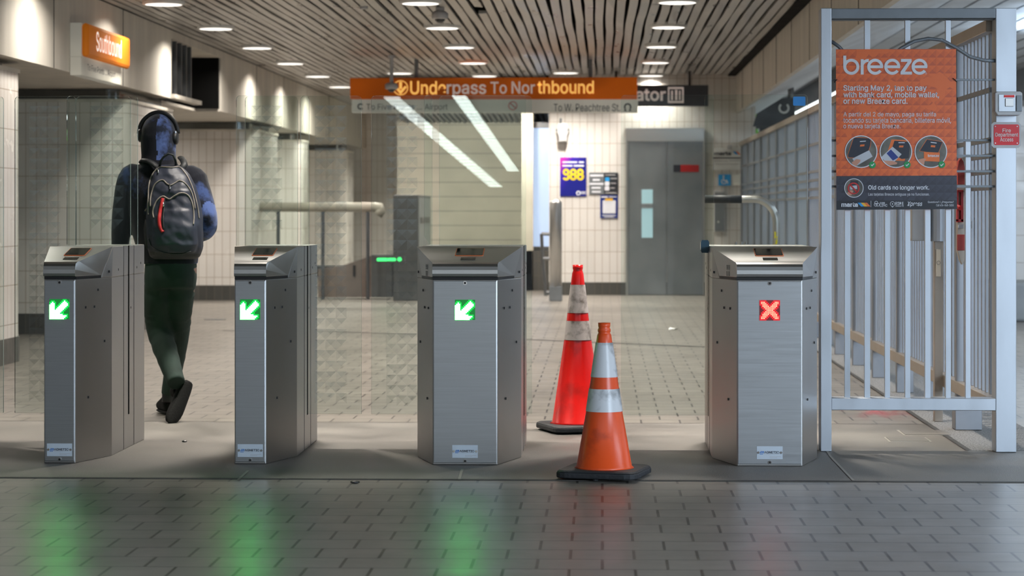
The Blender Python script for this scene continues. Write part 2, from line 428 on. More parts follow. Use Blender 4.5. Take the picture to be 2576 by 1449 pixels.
# elevator wall
EX0, EX1 = fp(WALL_Y)(1381, 500).x, fp(WALL_Y)(1901, 500).x
struct(MB().box(EX0, EX1, WALL_Y, WALL_Y + .35, .18, CEIL + .1).build('wall_back_elevator', M.tile_wall))
struct(MB().box(EX0 - .004, EX1, WALL_Y - .012, WALL_Y + .35, 0, .18).build('baseboard_back', M.tile_base))
struct(MB().box(EX0, EX0 + .2, WALL_Y + .35, 44, 0, CEIL).build('wall_back_side', M.tile_wall))
# right soffit face and canopy outside
SXR = 1.88
struct(MB().box(SXR, SXR + .05, 3, WALL_Y + .35, 2.56, CEIL + .1).build('wall_right_beam', M.beam_warm if hasattr(M, 'beam_warm') else M.beam))
b = MB()
for y in range(5, 32, 2): b.box(SXR - .004, SXR, y, y + .014, 2.56, CEIL)
struct(b.build('trim_7', M.joint))
M.canopy = plain('pale_metal_canopy', (.78, .83, .88), .45, .3, .12, 2)
b = MB(); b.slab([(SXR + .05, 3, 2.58), (2.9, 3, 2.95), (2.9, 40, 2.95), (SXR + .05, 40, 2.58)], (0, 0, .05))
x = 2.92
while x < 5.2: b.box(x, x + .2, 3, 40, 2.95, 2.98); x += .235
struct(b.build('ceiling_canopy', M.canopy))
b = MB(); b.box(2.9, 5.3, 3, 40, 3.02, 3.08); b.box(5.2, 5.5, 3, 40, 2.55, 3.1)
struct(b.build('ceiling_canopy_void', M.steel_dark))
# unseen wall and pier, added behind the camera to darken gate-front reflections
M.hall = plain('dull_unseen_wall', (.12, .115, .11), .6)
struct(MB().box(-14, -3.4, -6.4, -6, 0, 6).build('wall_unseen_dark', M.hall)); struct(MB().box(.9, 2.4, -6.4, -6, 0, 6).build('wall_unseen_pier', M.hall))
# outer tiled wall and ledge on the far right
struct(MB().box(3.6, 9, 26.0, 26.3, .0, 2.35).build('wall_right', M.tile_wall))
M.ledge = plain('grey_ledge', (.3, .32, .33), .5)
struct(MB().box(3.6, 9, 24.9, 26.0, 0, .42).build('wall_right_ledge', M.ledge, bevel=.03))
# window between the far wall and the elevator wall
wf = fp(34.5); p0, p1 = wf(1337, 620), wf(1381, 322)
wd = MB()
for x0, x1, z0, z1 in ((p0.x - .05, p0.x, p0.z, p1.z), (p0.x - .05, p1.x + .1, p0.z - .06, p0.z), (p0.x - .05, p1.x + .1, p1.z, p1.z + .08)): wd.box(x0, x1, 34.46, 34.54, z0, z1)
wo = struct(wd.build('window_1', M.steel_dark))
M.pane = emit('daylit_window', (.52, .68, .95), .75, (.3, .36, .45))
gq = MB().box(p0.x, p1.x + .1, 34.49, 34.5, p0.z, p1.z).build('pane', M.pane, wo)
struct(MB().box(-1.2, EX0 + .1, 34.3, 34.46, 0, p0.z - .06).build('wall_back_low', M.tile_base))
struct(MB().box(-1.2, -1.03, 34.3, 44, 0, CEIL).build('wall_back_return', M.block))
# downlights
def downlight(X, Y, label, group=None, on=True, CEIL=CEIL, k=1.0, tilt=0, spread=125):
    o = empty('ceiling_downlight', (X, Y, CEIL), label, 'ceiling light', group)
    MB().lathe([(.165, -.028), (.19, -.026), (.195, .0), (.195, .02)], (X, Y, CEIL), 32, cap=False).build('trim_ring', M.white if on else M.steel_dark, o, smooth=True)
    MB().lathe([(.166, -.03), (.166, -.012)], (X, Y, CEIL), 32).build('lens', M.lens if on else M.alum_warm, o)
    if on:
        l = bpy.data.lights.new('downlight', 'AREA'); l.shape = 'DISK'; l.size = .3; l.energy = DOWNLIGHT_W * k; l.color = WARM; l.spread = math.radians(spread)
        lo = bpy.data.objects.new('downlight_lamp', l); COL.objects.link(lo); lo.parent = o; lo.location = (0, 0, -.035); lo.rotation_euler.x = math.radians(tilt)
M.lens = emit('lit_lens', (1, .95, .86), 1.6, (.8, .8, .8))
ORD = ['first', 'second', 'third', 'fourth', 'fifth', 'sixth', 'seventh', 'eighth', 'ninth']
ROWN = {-4.0: 'row along the cream beam', -1.65: 'row over mid hall', .68: 'row before the elevator'}
for X in (-4.0, -1.65, .68):
    ys = [20.9 + 2.85 * i for i in range(5)] + ([35.1] if X < -3 else [])
    for i, Y in enumerate(ys):
        on = not (X == -1.65 and i == 1)
        if Y > WALL_Y - .2 and X > -.8: Y = WALL_Y - .6
        downlight(X, Y, 'round ceiling downlight, %s from the front in the %s' % (ORD[i], ROWN[X]), 'round ceiling downlights', k=(.5 if i == 0 else .65) if X < -3 else (.35 if i == 4 else 1), spread=150 if X < -3 else 125)
downlight(-.5, 31.6, 'round ceiling downlight above the right half of the orange hanging sign', 'round ceiling downlights')
downlight(-2.78, 31.6, 'round ceiling downlight above the left half of the orange hanging sign', 'round ceiling downlights')
for X in (-4.0, -1.65, .68):                 # the same rows assumed to go on overhead, out of the frame
    for Y in (18.0, 15.1, 12.4): downlight(X, Y, 'round ceiling downlight overhead nearer than the framed rows', 'overhead downlights nearer than the picture shows', k=(.8 if Y < 13 else 1) * (.6 if X < -3 else 1), spread=85 if Y < 13 else 150 if X < -3 else 125)
for Y in (38, 41.5): downlight(-2.6, Y, 'round downlight deep in the passage behind the orange sign', 'passage downlights', k=1.6)  # unseen lamps added to light the dark passage
for X in (-2.9, -2.1, -1.4): downlight(X, 33.5, 'small round light on the low soffit behind the orange hanging sign', 'lights behind the orange sign', CEIL=2.72, k=1.0, tilt=55, spread=170)  # wall washers added behind the sign to brighten the block wall
for Y in (28.4, 33.8, 38.5): downlight(-6.0, Y, 'round light under the cream beam above the left recesses', 'lights under the cream beam', CEIL=BZ - .02, k=.9, spread=170)  # lamps added to lift the dim recesses under the beam
# domed cameras
def dome(u, v, w, Y, top, label):
    p = fp(Y)(u, v); r = w / 2
    o = empty('dome_camera', (p.x, Y, p.z), label, 'security camera')
    MB().lathe([(r * .9, -.01), (r, .0), (r, r * .55), (r * .7, r * .8)], p, 28).build('housing', M.camera_grey, o, smooth=True)
    MB().lathe([(r * .05, -r * .62), (r * .35, -r * .55), (r * .6, -r * .3), (r * .68, 0)], p, 24).build('dome', M.dark_glass, o, smooth=True)
    MB().lathe([(r * .75, -.012), (r * .95, 0)], p, 24).build('collar', M.white, o, smooth=True)
    MB().tube([(p.x, Y, p.z + r * .7), (p.x, Y, top)], r * .28, 12).build('pole', M.camera_grey, o)
    MB().lathe([(r * .55, -.03), (r * .55, 0)], (p.x, Y, top), 16).build('mount', M.camera_grey, o)
M.camera_grey = plain('camera_grey', (.5, .5, .51), .4)
dome(1107, 45, .155, 21.6, CEIL, 'grey dome camera hanging close below the slatted ceiling, near a downlight')
dome(985, 222, .16, 28.3, CEIL, 'grey dome camera on a long pole in front of the orange sign')
dome(915, 5, .14, 21.4, CEIL, 'small clear dome camera at the top edge of the slatted ceiling')
M.lit_tube = emit('lit_tube', (.95, 1, 1), 3.0, (.8, .8, .8))
# strip lamps going down behind the camera, seen as streaks in the glass
def mirror(u, v, D, Yg=11.55):
    p = fp(D)(u, v); return Vector((p.x, 2 * Yg - D, p.z))
M.strip = emit('lit_strip', (.92, 1, .97), 13.0, (.8, .8, .8))
for (a, c, w, l) in (((985, 247), (1250, 472), .2, 'longer of the two louvred strip lamps mirrored in the gate glass'), ((1150, 235), (1292, 432), .18, 'shorter of the two louvred strip lamps mirrored in the gate glass')):
    p, q = mirror(*a, 30), mirror(*c, 36.5); bb = MB(); n = 26
    for i in range(n):
        s, e = p.lerp(q, i / n), p.lerp(q, (i + .72) / n)
        bb.slab([s + Vector((-w / 2, 0, 0)), s + Vector((w / 2, 0, 0)), e + Vector((w / 2, 0, 0)), e + Vector((-w / 2, 0, 0))], (0, 0, .02))
    o = empty('strip_lamp', p, l, 'strip light'); bb.build('lit_louvre', M.strip, o)
    MB().slab([p + Vector((-w / 2 - .02, -.05, .0)), p + Vector((w / 2 + .02, -.05, .0)), q + Vector((w / 2 + .02, 0, .0)), q + Vector((-w / 2 - .02, 0, .0))], (0, -.02, .07)).build('housing', M.alum_paint, o)
for Y in (9, 15, 21):  # out-of-view lamps added to brighten the canopy
    o = empty('canopy_light', (4.3, Y, 2.9), 'long white strip light under the outer canopy, hidden by the gate post', 'strip light', 'outer canopy strip lights')
    MB().box(4.22, 4.38, Y - 1.5, Y + 1.5, 2.66, 2.74).build('housing', M.alum_paint, o)
    l = bpy.data.lights.new('tube', 'AREA'); l.shape = 'RECTANGLE'; l.size = .12; l.size_y = 2.8; l.energy = 70; l.color = (.78, .89, 1); lo = bpy.data.objects.new('added_canopy_lamp', l); COL.objects.link(lo); lo.parent = o; lo.location = (0, 0, -.26)
    l2 = l.copy(); l2.energy = 210; l2.color = (.66, .82, 1); l2.size = .3; lo = bpy.data.objects.new('added_canopy_lamp', l2); COL.objects.link(lo); lo.parent = o; lo.location = (0, 0, -.1); lo.rotation_euler.x = math.pi
    MB().tube([(4.3, Y, 2.74), (4.3, Y, 2.96)], .015, 8).build('hanger', M.alum_paint, o)
    MB().box(4.24, 4.36, Y - 1.4, Y + 1.4, 2.655, 2.66).build('lit_tube', M.lit_tube, o)
# outside: long lit strip under the canopy, dark sign, trees
b = MB(); b.box(2.88, 3.0, 27, 39, 2.62, 2.66)
o = empty('canopy_light', (2.94, 33, 2.62), 'long white strip light above the far end of the fence', 'strip light')
b.build('lit_tube', M.lit_tube, o); MB().box(2.86, 3.02, 27, 39, 2.66, 2.95).build('housing', M.alum_paint, o)
ds = fp(30)
o = empty('hanging_sign', ds(1945, 295), 'dark hanging sign with a white arrow ring beyond the fence', 'sign')
MB().slab([ds(1895, 318), ds(1905, 285), ds(1968, 246), ds(2000, 246), ds(2000, 318)], (0, .12, 0)).build('board', M.sign_dark if hasattr(M, 'sign_dark') else M.black, o)
MB().ring(fp(30, .01), 1972, 272, 9, 14, 24, -50, 230).build('ring_mark', M.white, o)
MB().tube([ds(1990, 246) + Vector((0, .06, 0)), Vector((ds(1990, 246).x, 30.06, 2.83))], .04).build('hanger', M.steel_dark, o)
struct(MB().box(2.2, 6, 42, 42.3, 2.68, 2.86).build('ceiling_beam', M.black)); struct(MB().box(2.86, 3.04, 42, 42.3, 0, 2.68).build('wall_right_post', M.black))
M.leaf = plain('leaf_green', (.2, .5, .06), .6, 0, .5, 8)
M.bark = plain('bark', (.08, .06, .045), .8)
random.seed(5)
for x, h, l in ((3.0, 3.9, 'sunlit green tree beyond the end of the fence'), (5.4, 4.2, 'green tree behind the dark hanging sign')):
    o = empty('tree', (x, 50, 0), l, 'tree'); MB().tube([(x, 50, -.01), (x + .05, 50, 1.4), (x, 50, h)], [.12, .09, .03]).build('trunk', M.bark, o)
    bb = MB()
    for i in range(420):
        a, r, z = random.uniform(0, 6.28), random.uniform(0, 1.1), random.uniform(1.4, h); c = Vector((x + r * math.cos(a), 50 + r * math.sin(a), z))
        d = Vector((random.uniform(-1, 1), random.uniform(-1, 1), random.uniform(-1, 1))).normalized() * .13; e = d.cross(Vector((random.uniform(-1, 1), .3, 1))).normalized() * .06
        bb.quad(c - d, c - e, c + d, c + e)
    bb.build('foliage', M.leaf, o)
# ---------------------------------------------------------------- fare gates
Y0, Y1, Y2, YS = 10.81, 11.15, 11.95, 11.55
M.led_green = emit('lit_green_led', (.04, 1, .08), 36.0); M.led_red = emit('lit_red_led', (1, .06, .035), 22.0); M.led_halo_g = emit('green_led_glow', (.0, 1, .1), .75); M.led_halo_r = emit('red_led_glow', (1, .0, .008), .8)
M.led_green_dim = emit('glowing_green_panel', (.0, .5, .06), .42); M.led_red_dim = emit('glowing_red_panel', (.45, .0, .01), .3)
ARROW = [(0, 0), (.72, 0), (.88, .2), (.46, .235), (.95, .73), (.78, .92), (.245, .42), (.225, .84), (.16, .84), (0, .69)]
def inside(p, poly):
    c = False; n = len(poly)
    for i in range(n):
        a, q = poly[i], poly[i - 1]
        if (a[1] > p[1]) != (q[1] > p[1]) and p[0] < (q[0] - a[0]) * (p[1] - a[1]) / (q[1] - a[1]) + a[0]: c = not c
    return c
def lit(kind, i, j, n):
    x, y = (i + .5) / n, (j + .5) / n
    if kind == 'arrow': return inside((x * 1.0 - .005, y * 1.02 - .02), ARROW)
    d = min(abs(x - y), abs(x + y - 1)); return d < .155 and .09 < x < .91 and .06 < y < .94 and not (abs(x - .5) > .36 and abs(abs(y - .5) - abs(x - .5)) > .12)
def led(parent, cx, y, z, kind, face=-1):
    s = .0475; n = 15; dim, on = (M.led_green_dim, M.led_green) if kind == 'arrow' else (M.led_red_dim, M.led_red)
    o = MB().box(cx - s, cx + s, min(y, y + face * .004), max(y, y + face * .004), z - s, z + s).build('led_display', dim, parent)
    b = MB(); pz = 2 * s / n
    for i in range(n):
        for j in range(n):
            if lit(kind, i, j, n):
                x, zz = cx - s + (i + .5) * pz, z - s + (j + .5) * pz; q = pz * (.46 if kind == 'arrow' else .3)
                b.quad((x - q, y + face * .006, zz - q), (x + q, y + face * .006, zz - q), (x + q, y + face * .006, zz + q), (x - q, y + face * .006, zz + q))
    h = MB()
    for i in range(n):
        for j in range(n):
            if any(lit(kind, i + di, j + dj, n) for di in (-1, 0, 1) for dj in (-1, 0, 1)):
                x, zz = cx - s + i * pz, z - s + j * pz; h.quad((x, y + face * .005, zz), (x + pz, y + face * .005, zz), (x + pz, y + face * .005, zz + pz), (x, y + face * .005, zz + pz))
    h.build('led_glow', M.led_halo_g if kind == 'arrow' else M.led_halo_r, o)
    a = b.build('lit_arrow' if kind == 'arrow' else 'lit_cross', on, o)
    a['label'] = 'bright green arrow pointing down left' if kind == 'arrow' else 'bright red cross of dots'
def gate_body(cx, fl, ol, fr, orr, label, kind, seed=0):
    o = empty('fare_gate', (cx, Y0, .002), label, 'fare gate', 'stainless fare gates')
    T = .7
    def ch(side, t):                                     # a point along the chamfer
        f, w = (fl, ol) if side < 0 else (fr, orr)
        return (cx + side * (f + (w - f) * t), Y0 + (Y1 - Y0) * t)
    foot = [ch(-1, 0), ch(1, 0), ch(1, 1), (cx + orr, Y2), (cx - ol, Y2), ch(-1, 1)]
    b = MB(); b.prism(foot, .002, .872, bottom=True)
    lo = [ch(-1, T), ch(1, T), ch(1, 1), (cx + orr, Y2), (cx - ol, Y2), ch(-1, 1)]
    hi = [ch(-1, 1), ch(1, 1), (cx + orr, Y1 + .03), (cx + orr, Y2), (cx - ol, Y2), (cx - ol, Y1 + .03)]
    b.loft([[(p[0], p[1], .872) for p in lo], [(p[0], p[1], 1.02) for p in hi]])
    b.build('body', M.steel, o, bevel=.004)
    g = MB(); gi = [ch(-1, .02), ch(1, .02), ch(1, T), ch(-1, T)]; g.prism(gi, .872, .885); g.build('gap_strip', M.black, o)
    MB().box(cx - fl + .004, cx + fr - .004, Y0 - .004, Y0, .012, .866).build('front_panel', M.steel_front, o, bevel=.002)
    prof = [(Y0 + .0, .885), (Y0 - .011, .888), (Y0 - .015, .9), (Y0 - .014, .918), (Y0 - .009, .934), (Y0 + .0, .946), (Y0 + .013, .954), (Y0 + .03, .9565), (Y1 + .004, 1.0215)]
    def hw(side, y): 
        t = max(0, (y - Y0) / (Y1 - Y0)); return ch(side, t)[0] + side * .0015
    b = MB(); Lp = [(hw(-1, y), y, z) for y, z in prof]; Rp = [(hw(1, y), y, z) for y, z in prof]
    bl = (ch(-1, T)[0] - .0015, ch(-1, T)[1], .885); br = (ch(1, T)[0] + .0015, ch(1, T)[1], .885)
    n = len(prof); b.add(Lp + Rp, [(i, n + i, n + i + 1, i + 1) for i in range(n - 1)])
    b.poly(Lp + [bl]); b.poly(Rp + [br]); b.poly([Lp[0], Rp[0], br, bl]); b.poly([Lp[-1], Rp[-1], br, bl])
    bm_ = b.build('hood', M.steel_hood, o, bevel=.0015)
    # reader window and small window on the sloped top
    def sl(x, t, up=.001):
        y = Y0 + .03 + (Y1 - Y0 - .026) * t; return Vector((cx + x, y, .9565 + .065 * t + up))
    def top_rect(x0, x1, t0, t1, r, up, m, name, par):
        mp = lambda u, v: sl(u, v, up); q = MB(); pts = []
        for sx_, tx, a in ((x1 - r, t1 - r * 3, 0), (x0 + r, t1 - r * 3, 90), (x0 + r, t0 + r * 3, 180), (x1 - r, t0 + r * 3, 270)):
            for k in range(5):
                an = math.radians(a + 22.5 * k); pts.append(sl(sx_ + r * math.cos(an), tx + r * 3 * math.sin(an), up))
        q.slab(pts, (0, 0, -.003)); return q.build(name, m, par)
    w = .068 if fl > .1 else .052; off = .01 if fl > .1 else .035
    rim = top_rect(off - w, off + w, .36, .86, .008, .003, M.orange_rim, 'reader_rim', o)
    top_rect(off - w + .004, off + w - .004, .385, .835, .007, .0045, M.dark_glass, 'reader_screen', rim)
    top_rect(off - .036, off + .034, .1, .25, .002, .002, M.dark_glass, 'scanner_window', o)
    def knob(x, z, r, name, m):
        MB().tube([(cx + x, Y0 - .002, z), (cx + x, Y0 - .008, z)], r, 16).build(name, m, o)
    for z, nm, r in ((.857, 'lock', .0095), (.021, 'screw', .0088)):
        knob(0, z, r, nm, M.chrome)
        MB().tube([(cx, Y0 - .007, z), (cx, Y0 - .0086, z)], r * .62, 6).build('socket', M.black, o)
    led(o, cx, Y0 - .004, .731, kind)
    if fl < .1: led(o, cx, Y2, .731, 'arrow', 1)  # unseen rear display assumed, added to cast green light on the person
    mp = lambda u, v: Vector((cx + u, Y0 - .0058, v)); py = Y0 - .004
    pl = MB().box(cx - .06, cx + .06, py - .0015, py, .036, .096).build('maker_plate', M.plate, o)
    mpl = lambda u, v: Vector((cx + u, Y0 - .0062, -v))
    text('m', mpl, (-.046, -.0735, -.027, -.0625), M.blue_ink, 'lettering', pl, .03, .3)
    text('AGNETIC', mpl, (-.0265, -.0735, .043, -.0625), M.ink, 'lettering', pl, .02)
    q = MB().rect(mpl, -.047, -.0605, -.031, -.0582); q.build('underline', M.blue_ink, pl)
    q = MB()
    for i, wd in enumerate((.052, .034)): q.rect(mpl, .0, -(.049 - .006 * i), wd, -(.0475 - .006 * i))
    q.rect(mpl, -.027, -.0598, .042, -.059); q.build('small_print', M.camera_grey, pl)
    q = MB()
    for s in (-1, 1): q.tube([(cx + s * .053, py - .001, .067), (cx + s * .053, py - .004, .067)], .0055, 12)
    q.build('rivet', M.chrome, pl)
    # loudspeaker slots on the left of the hood, bolt holes along the sides
    if ol > fl + .06:
        q = MB()
        for t in (.3, .385):
            for z0 in (.895, .925):
                for k in range(5):
                    p0 = ch(-1, t); a = (k - 2) * .0046
                    q.slab([(p0[0] - .004, p0[1] - .004 + abs(k - 2) * .003 * dx, z0 + .004 + a + dz) for dx, dz in ((-1, -.0013), (1, -.0013), (1, .0013), (-1, .0013))] if abs(k - 2) else [(p0[0] - .004, p0[1] + dx, z0 + .004 + dz) for dx, dz in ((-.008, -.0013), (.008, -.0013), (.008, .0013), (-.008, .0013))], (.002, 0, 0))
        q.build('speaker_slots', M.black, o)
    def hole(*k): MB().box(*k).build('bolt_hole', M.black, o)
    for side in (-1, 1):
        if side < 0 and ol < fl + .06: continue
        for t, z in ((.28, .73), (.52, .73), (.62, .81), (.93, .895), (.8, .56), (.35, .3)):
            p0 = ch(side, t); hole(p0[0] - .003, p0[0] + .003, p0[1] - .008, p0[1] + .006, z, z + .011)
        xo = cx + (orr if side > 0 else -ol)
        for y, z in ((11.3, .9), (11.75, .9), (11.85, .92), (11.6, .7)): hole(xo - .001, xo + .001, y, y + .012, z, z + .011)
    q = MB(); q2 = MB()
    for xo in ([cx + orr] if ol < fl + .06 else [cx + orr, cx - ol]):
        q.box(xo - .0015, xo + .0015, YS - .012, YS + .012, .17, 1.02)
        for y in (11.43, 11.68): q2.box(xo - .001, xo + .0012, y - .002, y + .002, .004, 1.02)
    q.build('glass_slot', M.void, o); q2.build('seam', M.joint, o)
    return o
def pane(o, u0, u1, Y, z0, z1=1.774, pat=None, name='glass_wing', label=None, chamf=0):
    x0, x1 = fp(Y)(u0, 500).x, fp(Y)(u1, 500).x; r = .02; pts = [(x0, Y, z0), (x1, Y, z0)]
    if chamf: pts = [(x0 + .0, Y, z0), (x1 - .03, Y, z0), (x1, Y, z0 + .05)] if chamf > 0 else [(x0 + .03, Y, z0), (x1, Y, z0), ]
    for cx, a in ((x1 - r, 0), (x0 + r, 90)):
        for k in range(6): q = math.radians(a + 18 * k); pts.append((cx + r * math.cos(q), Y, z1 - r + r * math.sin(q)))
    if chamf < 0: pts.append((x0, Y, z0 + .05))
    b = MB(); n = len(pts); b.poly([Vector(p) for p in pts]); b.poly([Vector(p) + Vector((0, .012, 0)) for p in reversed(pts)]); b.cur = 1
    P = [Vector(p) for p in pts]; dv = Vector((0, .012, 0))
    for i in range(n): b.quad(P[(i + 1) % n], P[i], P[i] + dv, P[(i + 1) % n] + dv)
    g = b.build(name, [M.glass, M.glass_edge], o)
    if label: g['label'] = label
    if pat:
        a0, a1 = fp(Y)(pat[0], 500).x, fp(Y)(pat[1], 500).x; c = (a1 - a0) / 3; z = fp(Y)(1000, 265).z; b = MB(); y = Y - .0012
        k = 0
        while z - c > max(z0 + .04, pat[2] if len(pat) > 2 else 0):
            for i in range(3):
                x = a0 + i * c; m = Vector((x + c / 2, y, z - c / 2)); A, B, C_, D = [Vector(p) for p in ((x, y, z), (x + c, y, z), (x + c, y, z - c), (x, y, z - c))]
                b.cur = 0; b.poly([A, m, B]); b.cur = 1; b.poly([A, D, m])
                if (i + k) % 2: b.poly([B, m, C_])
            z -= c; k += 1
        e = b.build('etched_pattern', [M.frost1, M.frost2], g, fix=False); e['label'] = 'etched pattern of pyramid facets'
    return g
YA, YB, YC = 11.55, 11.51, 11.585
half = dict(fl=.0745, ol=.1275, fr=.0745, orr=.175); full = dict(fl=.152, ol=.2515, fr=.152, orr=.2515)
g1 = gate_body(-2.563, label='stainless fare gate with a green arrow, to the left of the walking person', kind='arrow', **half)
g2 = copy_tree(g1, shift=(.906, 0, 0)); tag(g2, 'narrow stainless fare gate with a green arrow, to the right of the walking person', 'fare gate')
g0 = copy_tree(g1, shift=(-.906, 0, 0)); tag(g0, 'fare gate past the left edge of the picture, only its glass wing showing', 'fare gate')
g3 = gate_body(-.6435, label='wide stainless fare gate with a green arrow, left of the two traffic cones', kind='arrow', **full)
g4 = gate_body(.7815, label='wide stainless fare gate with a red cross, right of the traffic cones', kind='cross', **full)
pane(g0, -145, 8, YA, .174, pat=(-100, -22))
pane(g1, 37, 190, YA, .174, pat=(73, 152)); pane(g1, 191, 328, YC, 1.02, pat=(226, 311, 1.0)); pane(g1, 168, 346, YB, 1.02, name='glass_screen')
pane(g2, 756, 909, YA, .174, pat=(792, 872)); pane(g2, 616, 748, YC, 1.02, pat=(632, 710, 1.0)); pane(g2, 594, 777, YB, 1.02, name='glass_screen')
pane(g3, 934, 1087, YA, .174, pat=(972, 1050)); pane(g3, 1105, 1338, YC, .174, label='clear glass wing without a pattern'); pane(g3, 1067, 1323, YB, 1.02, name='glass_screen', chamf=-1)
pane(g4, 1562, 1796, YA, .174, label='clear glass wing without a pattern'); pb = pane(g4, 1773, 2032, YB, 1.02, name='glass_screen')
q = MB().rrect(fp(YB, .002), 1995, 243, 2026, 266, 3); q.build('blue_sticker', plain('sticker_blue', (.03, .28, .72), .4), g4)['label'] = 'blue wheelchair sticker'
M.clip = glass('smoky_clip', (.25, .36, .42), white=.5, wcol=(.12, .22, .3))
q = MB().slab([fp(11.47)(u, v) for u, v in ((1763, 609), (1766, 604), (1781, 604), (1784, 609), (1784, 629), (1781, 636), (1766, 636), (1763, 629))], (0, .07, 0)); q.build('glass_clip', M.clip, g4)
# ---------------------------------------------------------------- traffic cones
def worn(name, col, dirt, scale, lo, hi, rough=.4, diamond=False):
    m, nt, p = new_mat(name); f = noise_fac(nt, scale, detail=8)
    nt.links.new(ramp(nt, f, [(lo, dirt), (hi, col)]), p.inputs['Base Color']); p.inputs['Roughness'].default_value = rough
    if diamond:
        t = N(nt, 'ShaderNodeTexCoord'); ck = N(nt, 'ShaderNodeTexChecker'); ck.inputs['Scale'].default_value = 170
        mp_ = N(nt, 'ShaderNodeMapping'); mp_.inputs['Rotation'].default_value = (.6, .6, .6); nt.links.new(t.outputs['Object'], mp_.inputs[0]); nt.links.new(mp_.outputs[0], ck.inputs[0])
        bp = N(nt, 'ShaderNodeBump'); bp.inputs['Strength'].default_value = .35; bp.inputs['Distance'].default_value = .003; nt.links.new(ck.outputs['Fac'], bp.inputs['Height']); nt.links.new(bp.outputs[0], p.inputs['Normal'])
    return m
M.refl1 = worn('scuffed_reflective_white', (.78, .8, .83), (.3, .31, .32), 11, .34, .5, .3, True)
M.refl2 = worn('dirty_reflective_grey', (.58, .52, .5), (.2, .17, .15), 14, .34, .5, .4, True)
M.cone_orange = worn('scuffed_orange_plastic', (.92, .098, .016), (.48, .05, .015), 7, .28, .42, .3)
M.cone_red = worn('scuffed_red_plastic', (.72, .01, .008), (.4, .012, .01), 6, .3, .46, .26)
def cone(u, vbase, label, prof, bands, m, mr, half_w, rot, collar):
    p = gp(u, vbase, .004); o = empty('traffic_cone', p, label, 'traffic cone', 'traffic cones')
    def rad(z):
        for (z0, r0), (z1, r1) in zip(prof, prof[1:]):
            if z0 <= z <= z1: return r0 + (r1 - r0) * (z - z0) / (z1 - z0)
        return prof[-1][1]
    zt = prof[-1][0]
    shell = [(r, z) for z, r in prof]
    MB().lathe(shell + collar, p, 48).build('cone_body', m, o, smooth=True)
    for z0, z1 in bands:
        bnd = MB().lathe([(rad(z0 + (z1 - z0) * i / 6) + .0022, z0 + (z1 - z0) * i / 6) for i in range(7)], p, 48, cap=False).build('reflective_band', mr, o, smooth=True)
    c, s = math.cos(rot), math.sin(rot); pts = []
    for cx, cy_, a in ((1, 1, 0), (-1, 1, 90), (-1, -1, 180), (1, -1, 270)):
        for k in range(4):
            q = math.radians(a + 30 * k); x = cx * (half_w - .05) + .05 * math.cos(q); y = cy_ * (half_w - .05) + .05 * math.sin(q)
            pts.append((p.x + x * c - y * s, p.y + x * s + y * c))
    b = MB(); b.prism(pts, p.z + .008, p.z + .034, bottom=True)
    inn = [(p.x + (x - p.x) * .93, p.y + (y - p.y) * .93) for x, y in pts]
    b.loft([[(x, y, p.z + .034) for x, y in pts], [(x, y, p.z + .042) for x, y in inn]])
    b.build('base', M.rubber, o, bevel=.006)
    b = MB()
    for k in range(8):
        a = rot + math.pi / 4 * k; b.lathe([(.014, 0), (.014, .01)], (p.x + math.cos(a) * half_w * .85, p.y + math.sin(a) * half_w * .85, p.z), 10)
    b.build('rubber_feet', M.rubber, o)
    return o
cone(1520, 1199, 'nearer orange traffic cone with two white bands and a square black base',
     [(.04, .136), (.05, .124), (.295, .081), (.448, .059), (.602, .0365), (.635, .0315)], [(.295, .396), (.448, .602)], M.cone_orange, M.refl1, .185, math.radians(-14),
     [(.029, .64), (.026, .645), (.029, .652), (.029, .66), (.025, .667), (.027, .675), (.028, .69), (.0, .69)])
cone(1453.5, 1083, 'taller red traffic cone with dirty grey bands, behind the orange cone',
     [(.04, .155), (.05, .139), (.493, .074), (.596, .061), (.639, .056), (.791, .038), (.85, .031)], [(.493, .596), (.639, .791)], M.cone_red, M.refl2, .19, math.radians(20),
     [(.028, .86), (.025, .868), (.028, .88), (.028, .898), (.0, .898)])
# ---------------------------------------------------------------- metal gate and fence on the right
GY = 11.47; gm = fp(GY); go = empty('metal_gate', gm(2078, 1133) * 1.0, 'tall aluminium gate frame with vertical bars carrying the orange poster', 'gate'); WL['metal_gate'].z = go.location.z = .003
def bar(name, u0, u1, v0, v1, y0=GY, y1=GY + .12, m=None, par=None, bev=.003, foot=None):
    p, q = fp(y0)(u0, v1), fp(y0)(u1, v0)
    return MB().box(p.x, q.x, y0, y1, p.z if foot is None else foot, q.z).build(name, m or M.alum, par if par is not None else go, bevel=bev)
bar('post', 2065, 2092, 20, 1133, foot=.003); bar('post', 2505, 2557, 20, 1137, foot=.003)
bar('top_beam', 2092, 2505, 20, 47, m=M.alum_paint); bar('bottom_rail', 2092, 2505, 1003, 1032)
bar('inner_rail', 2092, 2505, 47.5, 51, GY + .03, GY + .09, M.alum_paint)
for i, (u0, u1) in enumerate(((2125, 2138.7), (2175, 2189), (2226, 2239), (2277, 2290), (2327, 2341), (2379, 2392), (2429, 2442))):
    bar('bar', u0, u1, 51 if i % 2 else 355, 1003, GY + .045, GY + .075, bev=.001)
for v in (201, 353, 392, 431, 469): bar('cross_rail', 2092, 2505, v - 3, v + 3, GY + .03, GY + .044, M.alum_paint, bev=.001)
wv = [(2092, 104), (2110, 117), (2140, 150), (2185, 175), (2230, 150), (2268, 121), (2300, 104), (2335, 97), (2370, 101), (2405, 120), (2440, 143), (2475, 152), (2505, 153)]
MB().tube([fp(GY + .022)(u, v) for u, v in wv], .009, 8).build('wave_rail', M.alum_paint, go, smooth=True)
kb = empty('key_box', fp(GY)(2535, 260), 'grey metal key box with a red strip on the right gate post', 'key box')
